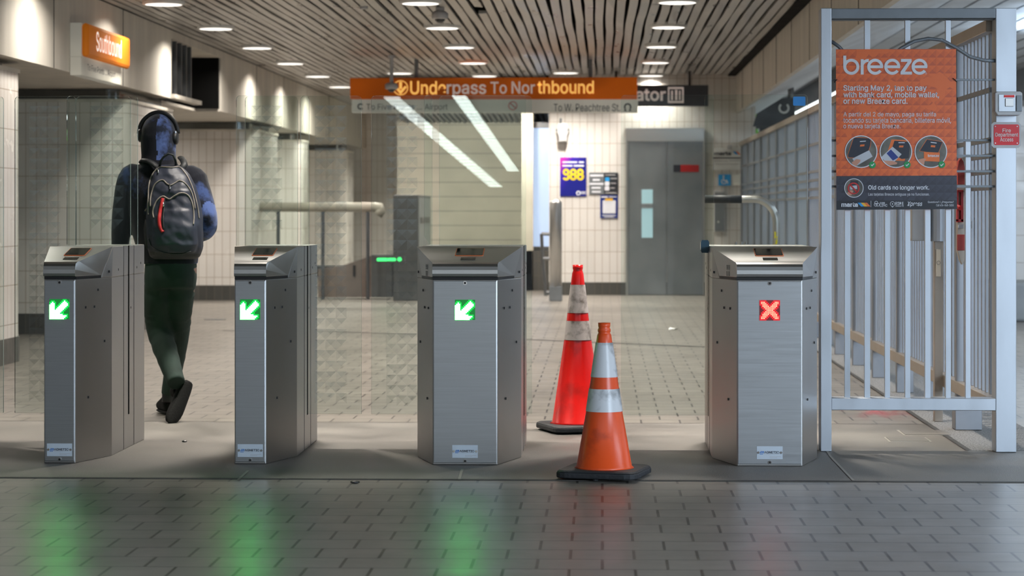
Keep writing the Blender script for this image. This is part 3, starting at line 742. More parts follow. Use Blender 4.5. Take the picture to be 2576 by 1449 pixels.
k = fp(GY - .075); MB().slab([k(u, v) for u, v in ((2503, 234), (2509, 230), (2566, 230), (2572, 234), (2572, 280), (2566, 290), (2510, 290), (2503, 280))], (0, .075, 0)).build('case', M.camera_grey, kb, bevel=.004)
k = fp(GY - .079); MB().slab([k(u, v) for u, v in ((2512, 237), (2555, 237), (2555, 281), (2512, 281))], (0, .004, 0)).build('door', M.alum, kb, bevel=.002)
MB().slab([fp(GY - .083)(u, v) for u, v in ((2526, 239), (2552, 239), (2552, 245), (2526, 245))], (0, .004, 0)).build('red_strip', M.cone_red, kb)
MB().slab([fp(GY - .084)(u, v) for u, v in ((2529, 247), (2550, 247), (2550, 268), (2529, 268))], (0, .005, 0)).build('lock_plate', M.steel, kb, bevel=.002)
MB().slab([fp(GY - .083)(u, v) for u, v in ((2557, 240), (2571, 240), (2571, 280), (2557, 280))], (0, .005, 0)).build('side_flap', M.alum_paint, kb, bevel=.002)
fs = empty('access_sign', fp(GY)(2532, 340), 'red fire department access sign on the right gate post', 'sign')
MB().slab([Vector(p) for p in [fp(GY - .006)(u, v) for u, v in ((2494, 313), (2500, 307), (2562, 307), (2568, 313), (2568, 366), (2562, 372), (2500, 372), (2494, 366))]], (0, .006, 0)).build('backing_plate', M.camera_grey, fs)
MB().rrect(fp(GY - .0075), 2500, 313, 2564, 365, 5).build('red_face', plain('sign_red', (.62, .004, .012), .35), fs)
lines([('Fire', (2522, 323, 2543, 333)), ('Department', (2504, 334, 2561, 346)), ('Access', (2516, 346, 2549, 356))], fp(GY - .009), M.white, 'lettering', fs, .005)
q = MB()
for u, v in ((2504, 318), (2559, 318), (2504, 360), (2559, 360)): q.disc(fp(GY - .009), u, v, 1.6, 10)
q.build('screws', M.chrome, fs)
# poster
PY = GY + .002; pm = lambda off: fp(PY, off)
po = empty('poster', fp(PY)(2255, 325), 'large orange poster with white lettering tied to the gate', 'poster')
def facets(name, c0, c1, c2):
    m, nt, p = new_mat(name); t = N(nt, 'ShaderNodeTexCoord'); s = N(nt, 'ShaderNodeSeparateXYZ'); nt.links.new(t.outputs['Object'], s.inputs[0])
    def mth(op, a, b=None):
        n = N(nt, 'ShaderNodeMath', operation=op)
        for i, x in enumerate((a, b)):
            if x is None: continue
            if isinstance(x, (int, float)): n.inputs[i].default_value = x
            else: nt.links.new(x, n.inputs[i])
        return n.outputs[0]
    fx = mth('FRACT', mth('DIVIDE', s.outputs['X'], .0393)); fz = mth('FRACT', mth('DIVIDE', s.outputs['Z'], .0393))
    dgl = mth('LESS_THAN', fz, fx); dg2 = mth('LESS_THAN', mth('ADD', fx, fz), 1.0)
    mix = mth('ADD', mth('MULTIPLY', dgl, .6), mth('MULTIPLY', dg2, .4))
    f = noise_fac(nt, 7, detail=2); k = mth('MULTIPLY', mix, mth('GREATER_THAN', f, .42)); k = mth('ADD', k, mth('MULTIPLY', f, .25))
    nt.links.new(ramp(nt, k, [(0, c0), (.55, c1), (1, c2)]), p.inputs['Base Color']); p.inputs['Roughness'].default_value = .38; return m
pb_ = MB().slab([fp(PY)(u, v) for u, v in ((2103, 124), (2405, 123), (2407.5, 526), (2104, 528))], (0, .004, 0)).build('board', facets('orange_facets', (.85, .165, .035), (.78, .14, .03), (.6, .1, .028)), po)
MB().pp(pm(.001), ((2103.8, 443), (2407, 441.5), (2407.4, 504), (2104, 505))).build('dark_band', facets('navy_facets', (.035, .036, .055), (.028, .028, .045), (.018, .018, .03)), po)
MB().pp(pm(.001), ((2104, 505), (2407.4, 504), (2407.5, 526), (2104, 528))).build('footer_band', plain('poster_black', (.006, .008, .014), .4), po)
M.pw = plain('poster_white', (.78, .8, .86), .45)
L = lambda *a, **k: lines(*a, **k)
# breeze-shaped wordmark drawn as rounded rings and bars
b = MB(); a = pm(.0018)
def bowl(u, v, r=20.2, w=7.4, a0=0, a1=360): b.ring(a, u, v, r - w, r, 40, a0, a1)
b.rect(a, 2121.3, 140, 2128.8, 168); bowl(2141.5, 168)
b.rect(a, 2165, 149, 2172.6, 187.5); b.ring(a, 2184, 168, 12, 19.4, 18, 180, 275)
for u in (2201.5, 2244.5, 2313): bowl(u, 168, a0=36, a1=360); b.rect(a, u - 14, 164.6, u + 19.6, 171.6)
b.rect(a, 2266, 148.5, 2293, 155.7); b.rect(a, 2265, 180.3, 2294, 187.6); b.pp(a, ((2283, 155.7), (2293, 155.7), (2276, 180.3), (2265.5, 180.3)))
b.ring(a, 2329, 184.5, 1.6, 2.3, 14); b.build('wordmark', M.pw, po, fix=False)
L([('Starting May 2, tap to pay', (2121.5, 214, 2331, 232)), ('with bank card, mobile wallet,', (2121.5, 231, 2362.5, 248)), ('or new Breeze card.', (2121.5, 247, 2283, 261.5))], pm(.0018), M.pw, 'lettering', po, bold=.014)
L([('A partir del 2 de mayo, paga su tarifa', (2121.5, 281.5, 2354.5, 296)), ('tocando su tarjeta bancaria, billetera m\u00f3vil,', (2121.5, 296, 2392.5, 312)), ('o nueva tarjeta Breeze.', (2121.5, 311, 2265, 326))], pm(.0018), M.pw, 'lettering', po, bold=.004)
L([('Old cards no longer work.', (2184, 466, 2337.5, 480))], pm(.0018), M.pw, 'lettering', po, bold=.014)
L([('Las tarjetas Breeze antiguas ya no funcionan.', (2184.5, 485, 2338, 494))], pm(.0018), M.pw, 'lettering', po)
L([('Questions? / \u00bfPreguntas?', (2334, 505.5, 2399, 512)), ('Call 404-848-5000', (2355, 513.5, 2399, 519))], pm(.0022), M.pw, 'lettering', po)
L([('marta', (2116.5, 510, 2158, 520.5))], pm(.0022), M.pw, 'lettering', po, bold=.03)
for s_, bx in (('COBB', (2213, 508.5, 2226, 513)), ('LINC', (2213, 513.5, 2232, 520)), ('RIDE', (2252.5, 508, 2273, 515.5)), ('Gwinnett', (2252.5, 516, 2273, 520)), ('Xpress', (2281, 507, 2320, 521))): text(s_, pm(.0022), bx, M.pw, 'lettering', po, .012, .25 if s_ == 'Xpress' else 0)
def art(name, m, polys, off=.0022):
    for f in polys:
        q = MB(); f(q, pm(off)); q.build(name, m, po, fix=False)
P_ = lambda *pts: (lambda q, mp: q.pp(mp, pts)); C_ = lambda u, v, r: (lambda q, mp: q.disc(mp, u, v, r)); R_ = lambda u, v, r0, r1: (lambda q, mp: q.ring(mp, u, v, r0, r1, 36))
S = lambda x: ((2157 + x, 510), (2165 + x, 510), (2174 + x, 519.5), (2166 + x, 519.5))
M.sky_ink = plain('sky_blue_ink', (.02, .35, .8), .4); M.yel_ink = plain('yellow_ink', (.85, .48, .03), .4); M.or_ink = plain('orange_ink', (.8, .17, .03), .4)
art('logo_stripe', M.sky_ink, [P_(*S(0))]); art('logo_stripe', M.yel_ink, [P_(*S(8))]); art('logo_stripe', M.or_ink, [P_(*S(16))])
art('divider', M.pw, [P_((2190.5, 505), (2191.3, 505), (2191.3, 521), (2190.5, 521))])
art('emblem', M.pw, [R_(2204, 510, 3.4, 4.4), R_(2203, 515, 3.4, 4.4), R_(2208, 515, 3.4, 4.4), R_(2245, 513, 5.2, 6.2), C_(2245, 513, 1.6), P_((2241, 518), (2249, 518), (2245, 522))])
M.photo_bg = plain('photo_grey', (.13, .12, .1), .45, 0, .5, 14); M.hand = plain('printed_hand', (.62, .3, .2), .5); M.card = plain('printed_card', (.55, .57, .62), .45); M.tick = plain('tick_green', (.0, .3, .07), .4); M.navy = plain('printed_navy', (.01, .03, .2), .4)
cs = ((2166, 381.5), (2253.5, 381.5), (2341.5, 381.5))
art('photo_disc', M.photo_bg, [C_(u, v, 39.5) for u, v in cs] + [C_(2148, 473, 23)], .0018); art('photo_ring', M.pw, [R_(u, v, 38.7, 41) for u, v in cs] + [R_(2148, 473, 22.6, 24.2)], .0034)
rd = lambda dx, dy, g: P_(*[(x + dx, y + dy) for x, y in ((2148 - g, 346 - g), (2191 + g, 348 - g), (2189 + g, 366), (2178 + g, 398 + g), (2134 - g, 396 + g), (2133 - g, 390))])
art('reader_picture_rim', M.or_ink, [rd(0, 0, 1.2), rd(96, 6, 1.2), rd(178, 4, 1.2)][:2] + [P_((2331, 350), (2372, 356), (2360, 388), (2312, 380))], .0022)
art('reader_picture', M.ink, [rd(0, 0, 0), P_(*[(2250, 354), (2289, 357), (2286, 398), (2268, 400), (2240, 384)]), P_((2332, 351), (2371, 357), (2359, 387), (2313.5, 379.5))], .0025)
art('reader_marks', M.or_ink, [P_((2164, 364), (2175, 363), (2174, 368), (2163, 369)), P_((2262, 366), (2273, 366), (2272, 371), (2261, 371)), P_((2342, 365), (2353, 366), (2352, 371), (2341, 370))], .0028)
art('reader_marks', M.pw, [P_((2163, 355), (2178, 354), (2178, 356), (2163, 357)), P_((2260, 358), (2276, 358), (2276, 360), (2260, 360)), P_((2341, 357), (2356, 359), (2356, 361), (2341, 359))], .0028)
art('card_picture', M.card, [P_((2144, 399), (2186, 378), (2195, 394), (2155, 417)), P_((2216, 396), (2245, 369), (2268, 388), (2243, 414), (2231, 410))], .003)
art('card_picture', M.or_ink, [P_((2324, 382), (2364, 384), (2363, 407), (2324, 405))], .003); art('card_picture', M.navy, [P_((2230, 386), (2241, 376), (2260, 396), (2246, 404))], .0032)
text('breeze', pm(.0034), (2334, 388.5, 2362, 395), M.pw, 'lettering', po, .02)
art('hand_picture', M.hand, [P_((2142, 409), (2154, 400), (2165, 402), (2163, 408), (2152, 419), (2147, 416)), P_((2222, 404), (2246, 405), (2257, 409), (2256, 413), (2238, 416), (2226, 410)), P_((2307, 402), (2324, 398), (2330, 400), (2326, 405), (2324, 417), (2314, 412)), P_((2130, 486), (2140, 478), (2147, 480), (2141, 492), (2134, 491))], .0032)
art('reader_picture', M.ink, [P_((2140, 454), (2158, 455), (2161, 472), (2136, 470))], .0025); art('card_picture', M.card, [P_((2138, 468), (2156, 466), (2156, 475), (2139, 477))], .003)
art('ban_mark', plain('ban_red', (.55, .02, .02), .4), [R_(2147, 474, 11.5, 15), P_((2137, 466), (2140, 463.5), (2157, 482), (2154, 484.5))], .0038)
art('tick_disc', M.tick, [C_(2194.5, 415, 8.4), C_(2282, 414.5, 8.4), C_(2369, 414, 8.4)], .0038)
art('tick_mark', M.pw, [P_(*[(u + x, 414.5 + y) for x, y in ((-4.5, .5), (-3, -1), (-1, 1), (3.5, -3.8), (5, -2.4), (-1, 4.2))]) for u in (2194.5, 2282, 2369)], .0044)
for a_, c in (((2106, 200), (2099, 207)), ((2397, 197), (2407, 206))):
    MB().tube([fp(PY - .004)(*a_), fp(PY - .006)((a_[0] + c[0]) / 2, (a_[1] + c[1]) / 2 - 1), fp(PY - .0)(*c), fp(PY + .03)(*c)], .0022, 6).build('cable_tie', M.black, po)
# fence running into depth
FX = 1.96; fe = empty('fence', (FX, 11.62, 0), 'long tall aluminium bar fence running back along the right of the hall', 'fence')
posts = [12.66, 13.85, 15.2, 16.55, 17.85, 19.2] + [20.5 + 1.3 * i for i in range(10)]
edges = [11.62] + posts
for y in posts: MB().box(FX - .035, FX + .075, y - .03, y + .03, .004, 2.1).build('post', M.alum_fence, fe, bevel=.003)
for a_, c in zip(edges, edges[1:] ):
    b = MB(); n = max(3, round((c - a_ - .06) / .106))
    for i in range(1, n):
        y = a_ + (c - a_) * i / n; b.box(FX - .0065, FX + .0065, y - .016, y + .016, .27, 2.1)
    b.build('grille', M.alum_fence, fe)
MB().box(FX - .045, FX + .045, 11.6, 32.4, 2.09, 2.15).build('top_rail', M.alum_warm, fe, bevel=.004)
MB().box(FX - .04, FX + .04, 11.6, 32.4, .2, .268).build('bottom_rail', M.alum_warm, fe, bevel=.004)
for z in (1.8, 1.47, 1.39, 1.31, 1.55): MB().box(FX - .028, FX - .014, 11.6, 32.4, z - .012, z + .012).build('cross_rail', M.alum_fence, fe)
MB().box(FX - .045, FX + .1, 12.6, 12.72, .005, .17).build('post_shoe', M.alum_fence, fe, bevel=.003)
# things hung between the gate and the fence
e = fe
bar('gate_post', 2351, 2372, 607, 1057, 13.1, 13.16, M.alum_warm, e, foot=.004)
p, q = fp(13.1)(2343, 607), fp(13.1)(2380, 400); MB().tube([(p.x + .045, 13.13, p.z), (p.x + .045, 13.13, q.z)], .06, 20).build('gate_box', M.alum, e, smooth=False)
bar('bracket', 2294, 2330, 400, 606, 13.06, 13.2, M.steel, e); bar('plaque', 2355, 2367, 627, 696, 13.092, 13.1, M.block, e, bev=.001)
MB().ring(fp(13.09), 2361, 661, 4, 4.8, 24).build('plaque_mark', M.ink, e, fix=False)
e = empty('release_lever', fp(12.22)(2420, 530), 'red and tan emergency release lever hanging behind the gate bars', 'lever')
def lev(name, m, pts, y=12.22, d=.05): return MB().slab([fp(y)(*p) for p in pts], (0, d, 0)).build(name, m, e, bevel=.002)
M.lever_red = plain('faded_red', (.5, .06, .045), .5)
lev('board', M.alum_warm, ((2409, 460), (2430, 460), (2430, 632), (2427, 655), (2421, 666), (2415, 655), (2409, 632)))
MB().box(fp(12.22)(2420, 500).x - .01, FX - .0066, 12.25, 12.27, 1.1, 1.14).build('bracket', M.steel, e)
lev('red_top', M.lever_red, ((2409, 464), (2409, 420), (2412, 405), (2418, 397), (2424, 406), (2428, 425), (2428, 464)), 12.205, .065)
lev('red_plate', M.lever_red, ((2408, 590), (2427, 590), (2427, 630), (2408, 630)), 12.21, .01)
M.deep_red = plain('deep_red', (.42, .01, .012), .4)
for pts in (((2408, 481), (2412, 481), (2412, 558), (2408, 558)), ((2417, 481), (2424, 481), (2424, 558), (2417, 558)), ((2408, 478), (2424, 478), (2424, 484), (2408, 484)), ((2408, 551), (2424, 551), (2424, 559), (2408, 559))): lev('handle_frame', M.deep_red, pts, 12.18, .04)
MB().tube([fp(12.18)(2410, 520), fp(12.16)(2416, 524)], .012, 10).build('latch', M.deep_red, e)
MB().slab([fp(12.205)(u, v) for u, v in ((2411, 566), (2424, 564), (2424, 575), (2411, 574))], (0, .02, 0)).build('padlock', M.camera_grey, e)
MB().tube([fp(12.2)(2424, 484), fp(12.18)(2428, 505), fp(12.18)(2429, 530), fp(12.2)(2428, 540)], .0022, 6).build('wire', M.white, e)
# ---------------------------------------------------------------- signs
def backlit(name, col, k):
    m, nt, p = new_mat(name); f = noise_fac(nt, 1.1, (1, 1, 1.5), 1)
    c = ramp(nt, f, [(.35, tuple(x * .55 for x in col)), (.65, col)]); nt.links.new(c, p.inputs['Base Color']); nt.links.new(c, p.inputs['Emission Color']); p.inputs['Emission Strength'].default_value = k; p.inputs['Roughness'].default_value = .6; p.inputs['Specular IOR Level'].default_value = .2; return m
M.sign_orange = backlit('backlit_orange', (.5, .1, .006), .3); M.sign_white = backlit('backlit_cream', (.62, .6, .52), .25)
M.letter_lit = emit('lit_amber_letter', (1, .5, .1), .75, (.8, .5, .2)); M.letter_dim = emit('unlit_letter', (.8, .7, .65), .25, (.6, .5, .45)); M.letter_dark = plain('black_letter', (.02, .02, .02), .5)
M.letter_white = emit('backlit_white_letter', (1, .93, .85), .8, (.8, .8, .8)); SY = 29.0; sm = fp(SY)
o = empty('hanging_sign', sm(1242, 283), 'long orange hanging sign with an underpass arrow over a cream strip', 'sign')
MB().slab([sm(*p) for p in ((880, 196), (1603, 194), (1603, 249), (881, 249))], (0, .2, 0)).build('orange_box', M.sign_orange, o, bevel=.008)
MB().slab([sm(*p) for p in ((885, 250), (1605, 250), (1605, 283), (885, 283))], (0, .2, 0)).build('cream_strip', M.sign_white, o, bevel=.004)
for u in (1046, 1485): MB().tube([sm(u, 196) + Vector((0, .1, 0)), Vector((sm(u, 196).x, SY + .1, CEIL + .02))], .025, 8).build('hanger', M.alum_paint, o)
f = fp(SY, .012); fm = fp(SY, .006)
text('Unde', f, (1032, 204, 1122, 238), M.letter_lit, 'lettering', o, .012); text('rpass', f, (1124, 212, 1223, 245), M.letter_dim, 'lettering', o, .012)
text('To', f, (1234, 206, 1275, 236), M.letter_dim, 'lettering', o, .008); text('Nor', f, (1287, 205, 1346, 236), M.letter_dim, 'lettering', o, .01); text('thbound', f, (1352, 203, 1494, 236), M.letter_lit, 'lettering', o, .012)
q = MB(); q.ring(f, 1008, 221, 16.5, 19, 36); q.pp(f, ((1004.5, 206), (1011.5, 206), (1011.5, 224), (1004.5, 224))); q.pp(f, ((992, 219), (997, 216), (1009, 229), (1009, 237), (1007, 237))); q.pp(f, ((1024, 219), (1019, 216), (1007, 229), (1007, 237), (1009, 237)))
q.build('arrow_mark', M.letter_lit, o, fix=False)
text('To W. Peachtree St.', fm, (1393, 261, 1560, 280), M.letter_dark, 'lettering', o); text('To Five Points ... Airport', fm, (922, 261, 1126, 280), M.letter_dark, 'lettering', o)
q = MB(); q.ring(fm, 1579, 269, 5.5, 9.5, 20, 140, 400); q.pp(fm, ((1573, 273), (1577, 280), (1569, 279))); q.pp(fm, ((1585, 273), (1581, 280), (1589, 279))); q.ring(fm, 907, 268, 4.5, 8, 20, 40, 320); q.build('ring_mark', M.letter_dark, o, fix=False)
q = MB(); q.ring(fm, 1290, 266, 9, 11.5, 28); q.pp(fm, ((1282, 260), (1284, 258), (1299, 272), (1297, 274))); q.build('ban_mark', plain('faint_red', (.5, .1, .08), .5), o, fix=False)
M.sign_dark = plain('dark_sign', (.03, .034, .042), .35)
EY = 31.6; em = fp(EY); o = empty('hanging_sign', em(1640, 267), 'dark hanging sign with white lettering partly behind the orange sign', 'sign')
MB().slab([em(*p) for p in ((1500, 214), (1782, 214), (1782, 267), (1500, 267))], (0, .12, 0)).build('board', M.sign_dark, o, bevel=.006)
text('Elevator', fp(EY, .006), (1516, 222, 1675, 254), M.letter_dim, 'lettering', o, .02)
q = MB(); a = fp(EY, .006)
for r in ((1680, 219, 1720, 224), (1680, 254, 1720, 259), (1680, 219, 1684, 259), (1716, 219, 1720, 259), (1688, 228, 1693, 252), (1698, 226, 1704, 252), (1708, 228, 1712, 252)): q.rect(a, *r)
q.build('lift_mark', M.letter_dim, o, fix=False)
for u in (1550, 1735): MB().tube([em(u, 214) + Vector((0, .06, 0)), Vector((em(u, 214).x, EY + .06, CEIL + .02))], .02, 8).build('hanger', M.black, o)
# sign on the left beam
LX = BX; l = sp(-4.36); y0s = sp(LX)(175, 100).y; y1s = sp(-4.36)(328, 150).y + .0
o = empty('wall_sign', (LX, y0s, 2.345), 'orange and cream block sign on the face of the left beam', 'sign')
MB().box(LX + .004, LX + .1, y0s, y1s - .12, 2.345, 2.5).build('cream_strip', M.sign_white, o, bevel=.004)
MB().box(LX + .004, LX + .1, y0s, y1s - .1, 2.502, 2.79).build('cream_back', M.sign_white, o, bevel=.004)
M.sign_orange2 = backlit('backlit_orange_bright', (.62, .17, .01), .3)
MB().box(LX + .1, -4.36, y0s + .0, y1s, 2.5, 2.79).build('orange_box', M.sign_orange2, o, bevel=.035)
a = sp(-4.36, .003); yS = lambda y: y
mp = lambda u, v: Vector((-4.356, y0s + .3 + (y1s - y0s - .62) * u, 2.57 + .17 * (1 - v)))
text('Southbound', mp, (0, 0, .92, 1), M.letter_white, 'lettering', o, .0)
mp = lambda u, v: Vector((LX + .103, y0s + .22 + (y1s - y0s - .55) * u, 2.385 + .07 * (1 - v)))
text('To Five Points ... Airport', mp, (0, 0, .95, 1), M.letter_dark, 'lettering', o)
q = MB(); q.ring(mp, 1.0, .5, .018, .03, 16); q.build('ring_mark', M.letter_dark, o, fix=False)
# ---------------------------------------------------------------- elevator and what hangs on its wall
ef = lambda off: fp(WALL_Y, off)
dr = struct(MB().slab([ef(.05)(*p) for p in ((1574, 322), (1771, 322), (1771, 356), (1574, 356))], (0, .06, 0)).build('door_1', M.steel_bright if hasattr(M, 'steel_bright') else M.steel_hood, bevel=.004))
M.door_steel = plain('door_steel', (.3, .32, .34), .38, .9, .12, 2)
def dpart(n, u0, v0, u1, v1, off, m, d=.02, par=dr): return MB().slab([ef(off)(u0, v1), ef(off)(u1, v1), ef(off)(u1, v0), ef(off)(u0, v0)], (0, d, 0)).build(n, m, par, bevel=.002)
dpart('leaf', 1580, 356, 1676.5, 741, .03, M.door_steel); dpart('leaf', 1677.5, 356, 1768, 741, .026, M.door_steel)
dpart('jamb', 1574, 356, 1580, 742, .05, M.steel, .06); dpart('jamb', 1768, 356, 1772, 742, .05, M.steel, .06)
M.lift_glass = emit('lit_lift_window', (.42, .66, .75), .42, (.3, .45, .5))
dpart('vision_panel', 1614, 477, 1642, 598, .036, M.lift_glass, .01); dpart('vision_bar', 1614, 512, 1642, 524, .04, M.alum, .006)
n_ = dpart('notice', 1694, 415, 1712, 433, .034, M.ink, .004); dpart('notice', 1712, 415, 1758, 433, .034, M.deep_red, .004)
def onwall(name, label, cat, u0, v0, u1, v1, m, off=.02, rail=False):
    o = empty(name, ef(off)((u0 + u1) / 2, v1), label, cat)
    MB().slab([ef(off)(u0, v1), ef(off)(u1, v1), ef(off)(u1, v0), ef(off)(u0, v0)], (0, off, 0)).build('board', m, o); return o
def grad(name, c0, c1, c2):
    m, nt, p = new_mat(name); t = N(nt, 'ShaderNodeTexCoord'); s = N(nt, 'ShaderNodeSeparateXYZ'); nt.links.new(t.outputs['Generated'], s.inputs[0])
    mt = N(nt, 'ShaderNodeMath', operation='SUBTRACT'); nt.links.new(s.outputs['Z'], mt.inputs[0]); nt.links.new(s.outputs['X'], mt.inputs[1])
    nt.links.new(ramp(nt, mt.outputs[0], [(.0, c2), (.5, c1), (1, c0)]), p.inputs['Base Color']); p.inputs['Roughness'].default_value = .35; return m
def bars(o, off, m, L, name='blurred_lines'):
    for u0, v0, u1, v1 in L: MB().rect(ef(off), u0, v0, u1, v1).build(name, m, o, fix=False)
o = onwall('poster', 'blue and magenta poster with the yellow number 988', 'poster', 1409, 396, 1475, 494, grad('blue_magenta', (.7, .03, .4), (.04, .015, .42), (.008, .012, .22)), .012)
q = MB(); a = ef(.014)
for u in (1424, 1442, 1460):
    q.ring(a, u, 433, 3.2, 8.7, 28); q.ring(a, u, 444.6, 3.4, 9.3, 28, *((0, 360) if u > 1430 else (-35, 155)))
q.build('number', plain('poster_yellow', (.85, .62, .03), .4), o, fix=False)
bars(o, .014, M.pw, ((1415, 406, 1452, 410), (1456, 406, 1469, 410), (1415, 415, 1440, 419), (1443, 415, 1469, 419), (1461, 482, 1473, 484), (1461, 486, 1473, 488)))
q = MB(); q.ring(ef(.014), 1455, 486, 3, 6, 20); q.build('emblem', M.pw, o, fix=False)
o = onwall('notice', 'dark grey notice in two columns, right of the number poster', 'notice', 1482, 434, 1555, 489, M.alum_paint, .012)
MB().rect(ef(.0135), 1519, 435, 1555, 489).build('dark_column', M.sign_dark, o)
bars(o, .015, M.pw, ((1484, 439, 1518, 444), (1491, 450, 1509, 455), (1483, 460, 1518, 465), (1488, 470, 1511, 475), (1489, 480, 1511, 485)))
bars(o, .015, M.camera_grey, ((1522, 439, 1548, 441), (1536, 448, 1552, 450), (1536, 460, 1550, 462), (1536, 472, 1547, 474), (1523, 484, 1551, 486)))
MB().rrect(ef(.015), 1522, 446, 1533, 456, 2).build('blue_square', M.sky_ink, o)
for v in (456.5, 468.5): MB().rrect(ef(.015), 1521, v, 1533, v + 11, 3).build('white_square', M.pw, o)
o = onwall('poster', 'small navy poster with a white square, below the grey notice', 'poster', 1510, 491, 1554, 549, M.navy, .012)
MB().rrect(ef(.014), 1516, 504, 1549, 537, 2).build('white_square', M.pw, o); MB().rect(ef(.0145), 1522, 499, 1541, 505).build('orange_tab', M.yel_ink, o)
bars(o, .014, M.pw, ((1513, 494, 1529, 497), (1532, 494, 1551, 496), (1515, 541, 1549, 543), (1520, 545, 1544, 547)))
o = onwall('notice', 'white two-part notice with an orange and blue stripe, right of the elevator', 'notice', 1793, 372, 1870, 427, M.white, .03)
text('marta', ef(.033), (1796, 382, 1839, 391), M.ink, 'lettering', o, .03)
q = MB(); q.pp(ef(.033), ((1843, 381), (1850, 381), (1857, 389), (1850, 389))); q.build('logo_stripe', M.sky_ink, o, fix=False); q = MB(); q.pp(ef(.033), ((1850, 381), (1855, 381), (1863, 389), (1857, 389))); q.build('logo_stripe', M.or_ink, o, fix=False)
bars(o, .033, M.ink, ((1793, 396, 1869, 399),), 'divider'); bars(o, .033, M.camera_grey, ((1796, 404, 1830, 406), (1834, 403, 1866, 405), (1800, 412, 1858, 414)))
MB().slab([ef(.05)(u, v) for u, v in ((1829, 365), (1841, 365), (1841, 376), (1829, 376))], (0, .05, 0)).build('clip', M.camera_grey, o)
o = onwall('notice', 'square blue wheelchair sign right of the elevator', 'sign', 1807, 439, 1838, 467, M.sky_ink, .015)
q = MB(); a = ef(.018); q.disc(a, 1820, 443.5, 2.4, 14); q.ring(a, 1821, 456, 5, 7.2, 24, -30, 220); q.rect(a, 1818.5, 446, 1821.5, 455); q.pp(a, ((1820, 453), (1829, 453), (1832, 461), (1829.5, 462), (1827, 456), (1820, 456))); q.build('wheelchair_mark', M.pw, o, fix=False)
o = onwall('notice', 'small cream notice with faint lines beside the blue wheelchair sign', 'notice', 1845, 440, 1873, 465, M.sign_white, .012)
bars(o, .014, M.camera_grey, ((1848, 446, 1856, 447), (1848, 450, 1866, 451), (1848, 454, 1868, 455), (1848, 458, 1864, 459)))
o = empty('call_box', ef(.1)(1808, 583), 'tall grey call box on the tiled wall right of the elevator', 'call box')
MB().slab([ef(.1)(u, v) for u, v in ((1796, 480), (1823, 480), (1823, 583), (1796, 583))], (0, .1, 0)).build('case', M.camera_grey, o, bevel=.006); MB().slab([ef(.104)(u, v) for u, v in ((1797, 486), (1821, 486), (1821, 580), (1797, 580))], (0, .004, 0)).build('cover', M.door_steel, o)
MB().disc(ef(.107), 1806, 558, 2.6, 14).build('button', M.white, o)
o = empty('alarm_strobe', ef(.12)(1415, 359), 'pale wall mounted alarm with a lamp on top, above the number poster', 'alarm')
MB().slab([ef(.1)(u, v) for u, v in ((1403, 315), (1407, 311), (1424, 311), (1428, 315), (1428, 339), (1403, 339))], (0, .1, 0)).build('body', M.white, o, bevel=.008); MB().slab([ef(.12)(u, v) for u, v in ((1404, 340), (1427, 340), (1425, 357), (1406, 357))], (0, .12, 0)).build('lens', M.camera_grey, o, bevel=.01)
MB().disc(ef(.103), 1415, 325, 7, 18).build('speaker', M.camera_grey, o); MB().tube([ef(.03)(1410, 311), ef(.03)(1411, 298)], .015, 8).build('conduit', M.alum_paint, o)
for u in (1401, 1430): MB().ball(ef(.06)(u, 327), .012, .012, .02).build('hinge', M.alum_paint, o)
# ---------------------------------------------------------------- middle distance
BY = 17.6; bf = fp(BY); o = empty('bike_repair_stand', (bf(1954, 640).x, BY, .0), 'bent steel tube stand with a black foam grip and yellow lettering, behind the cross gate', 'stand')
path = [bf(1774, 501), bf(1875, 501)] + [bf(1897 + 56 * math.sin(q), 501 + 60 * (1 - math.cos(q))) for q in [math.pi / 2 * k / 10 for k in range(11)]] + [Vector((bf(1953, 600).x, BY, .002))]
MB().tube(path, .0275, 16).build('tube', M.steel_hood, o, smooth=True)
MB().tube([bf(1773, 501), bf(1866, 501)], .031, 16).build('foam_grip', M.rubber, o, smooth=True)
cxx = bf(1953, 570).x
def wrap(u, v):   # lettering runs down the post, bent around it
    a = (v - .5) * -1.5; return Vector((cxx + .0285 * math.sin(a) - .004, BY - .0285 * math.cos(a), 1.035 - u))
text('Repair', wrap, (0, 0, .24, 1), plain('yellow_vinyl', (.75, .68, .02), .5), 'lettering', o, .04)
for u in (1850, 1864, 1875):
    MB().tube([bf(u, 640), bf(u, 616), bf(u + 1.5, 608)], [.011, .011, .009], 8).build('tool', M.chrome, o)
MB().tube([Vector((bf(1845, 640).x, BY, bf(1845, 640).z)), Vector((cxx, BY, bf(1845, 640).z))], .012, 8).build('tool_bar', M.steel, o)
PYL = 30.1; p = gp(989, 757); q_ = fp(p.y)(1052, 490); o = empty('machine_cabinet', (p.x, p.y, 0), 'tall dark grey machine cabinet seen from the end, left of the wide arrow gate', 'cabinet')
M.cab = plain('charcoal_cabinet', (.06, .062, .062), .5); M.cab_side = plain('grey_cabinet_side', (.15, .17, .17), .4)
MB().box(p.x, q_.x, p.y, p.y + 2.2, .0, q_.z).build('case', M.cab, o, bevel=.01); MB().box(q_.x, q_.x + .006, p.y + .05, p.y + 2.15, .1, q_.z - .04).build('side_panel', M.cab_side, o)
MB().box(q_.x + .006, q_.x + .012, p.y + .3, p.y + 1.9, 1.02, 1.1).build('slot_panel', M.black, o)
LW = fp(30.9); o = empty('stair_wall', LW(880, 748), 'low grey stair wall with a rising top, left of the dark cabinet', 'low wall')
MB().slab([LW(*p) for p in ((800, 748), (800, 677), (862, 668), (935, 643), (935, 748))], (0, .25, 0)).build('wall', plain('mauve_grey_wall', (.22, .18, .16), .55), o)
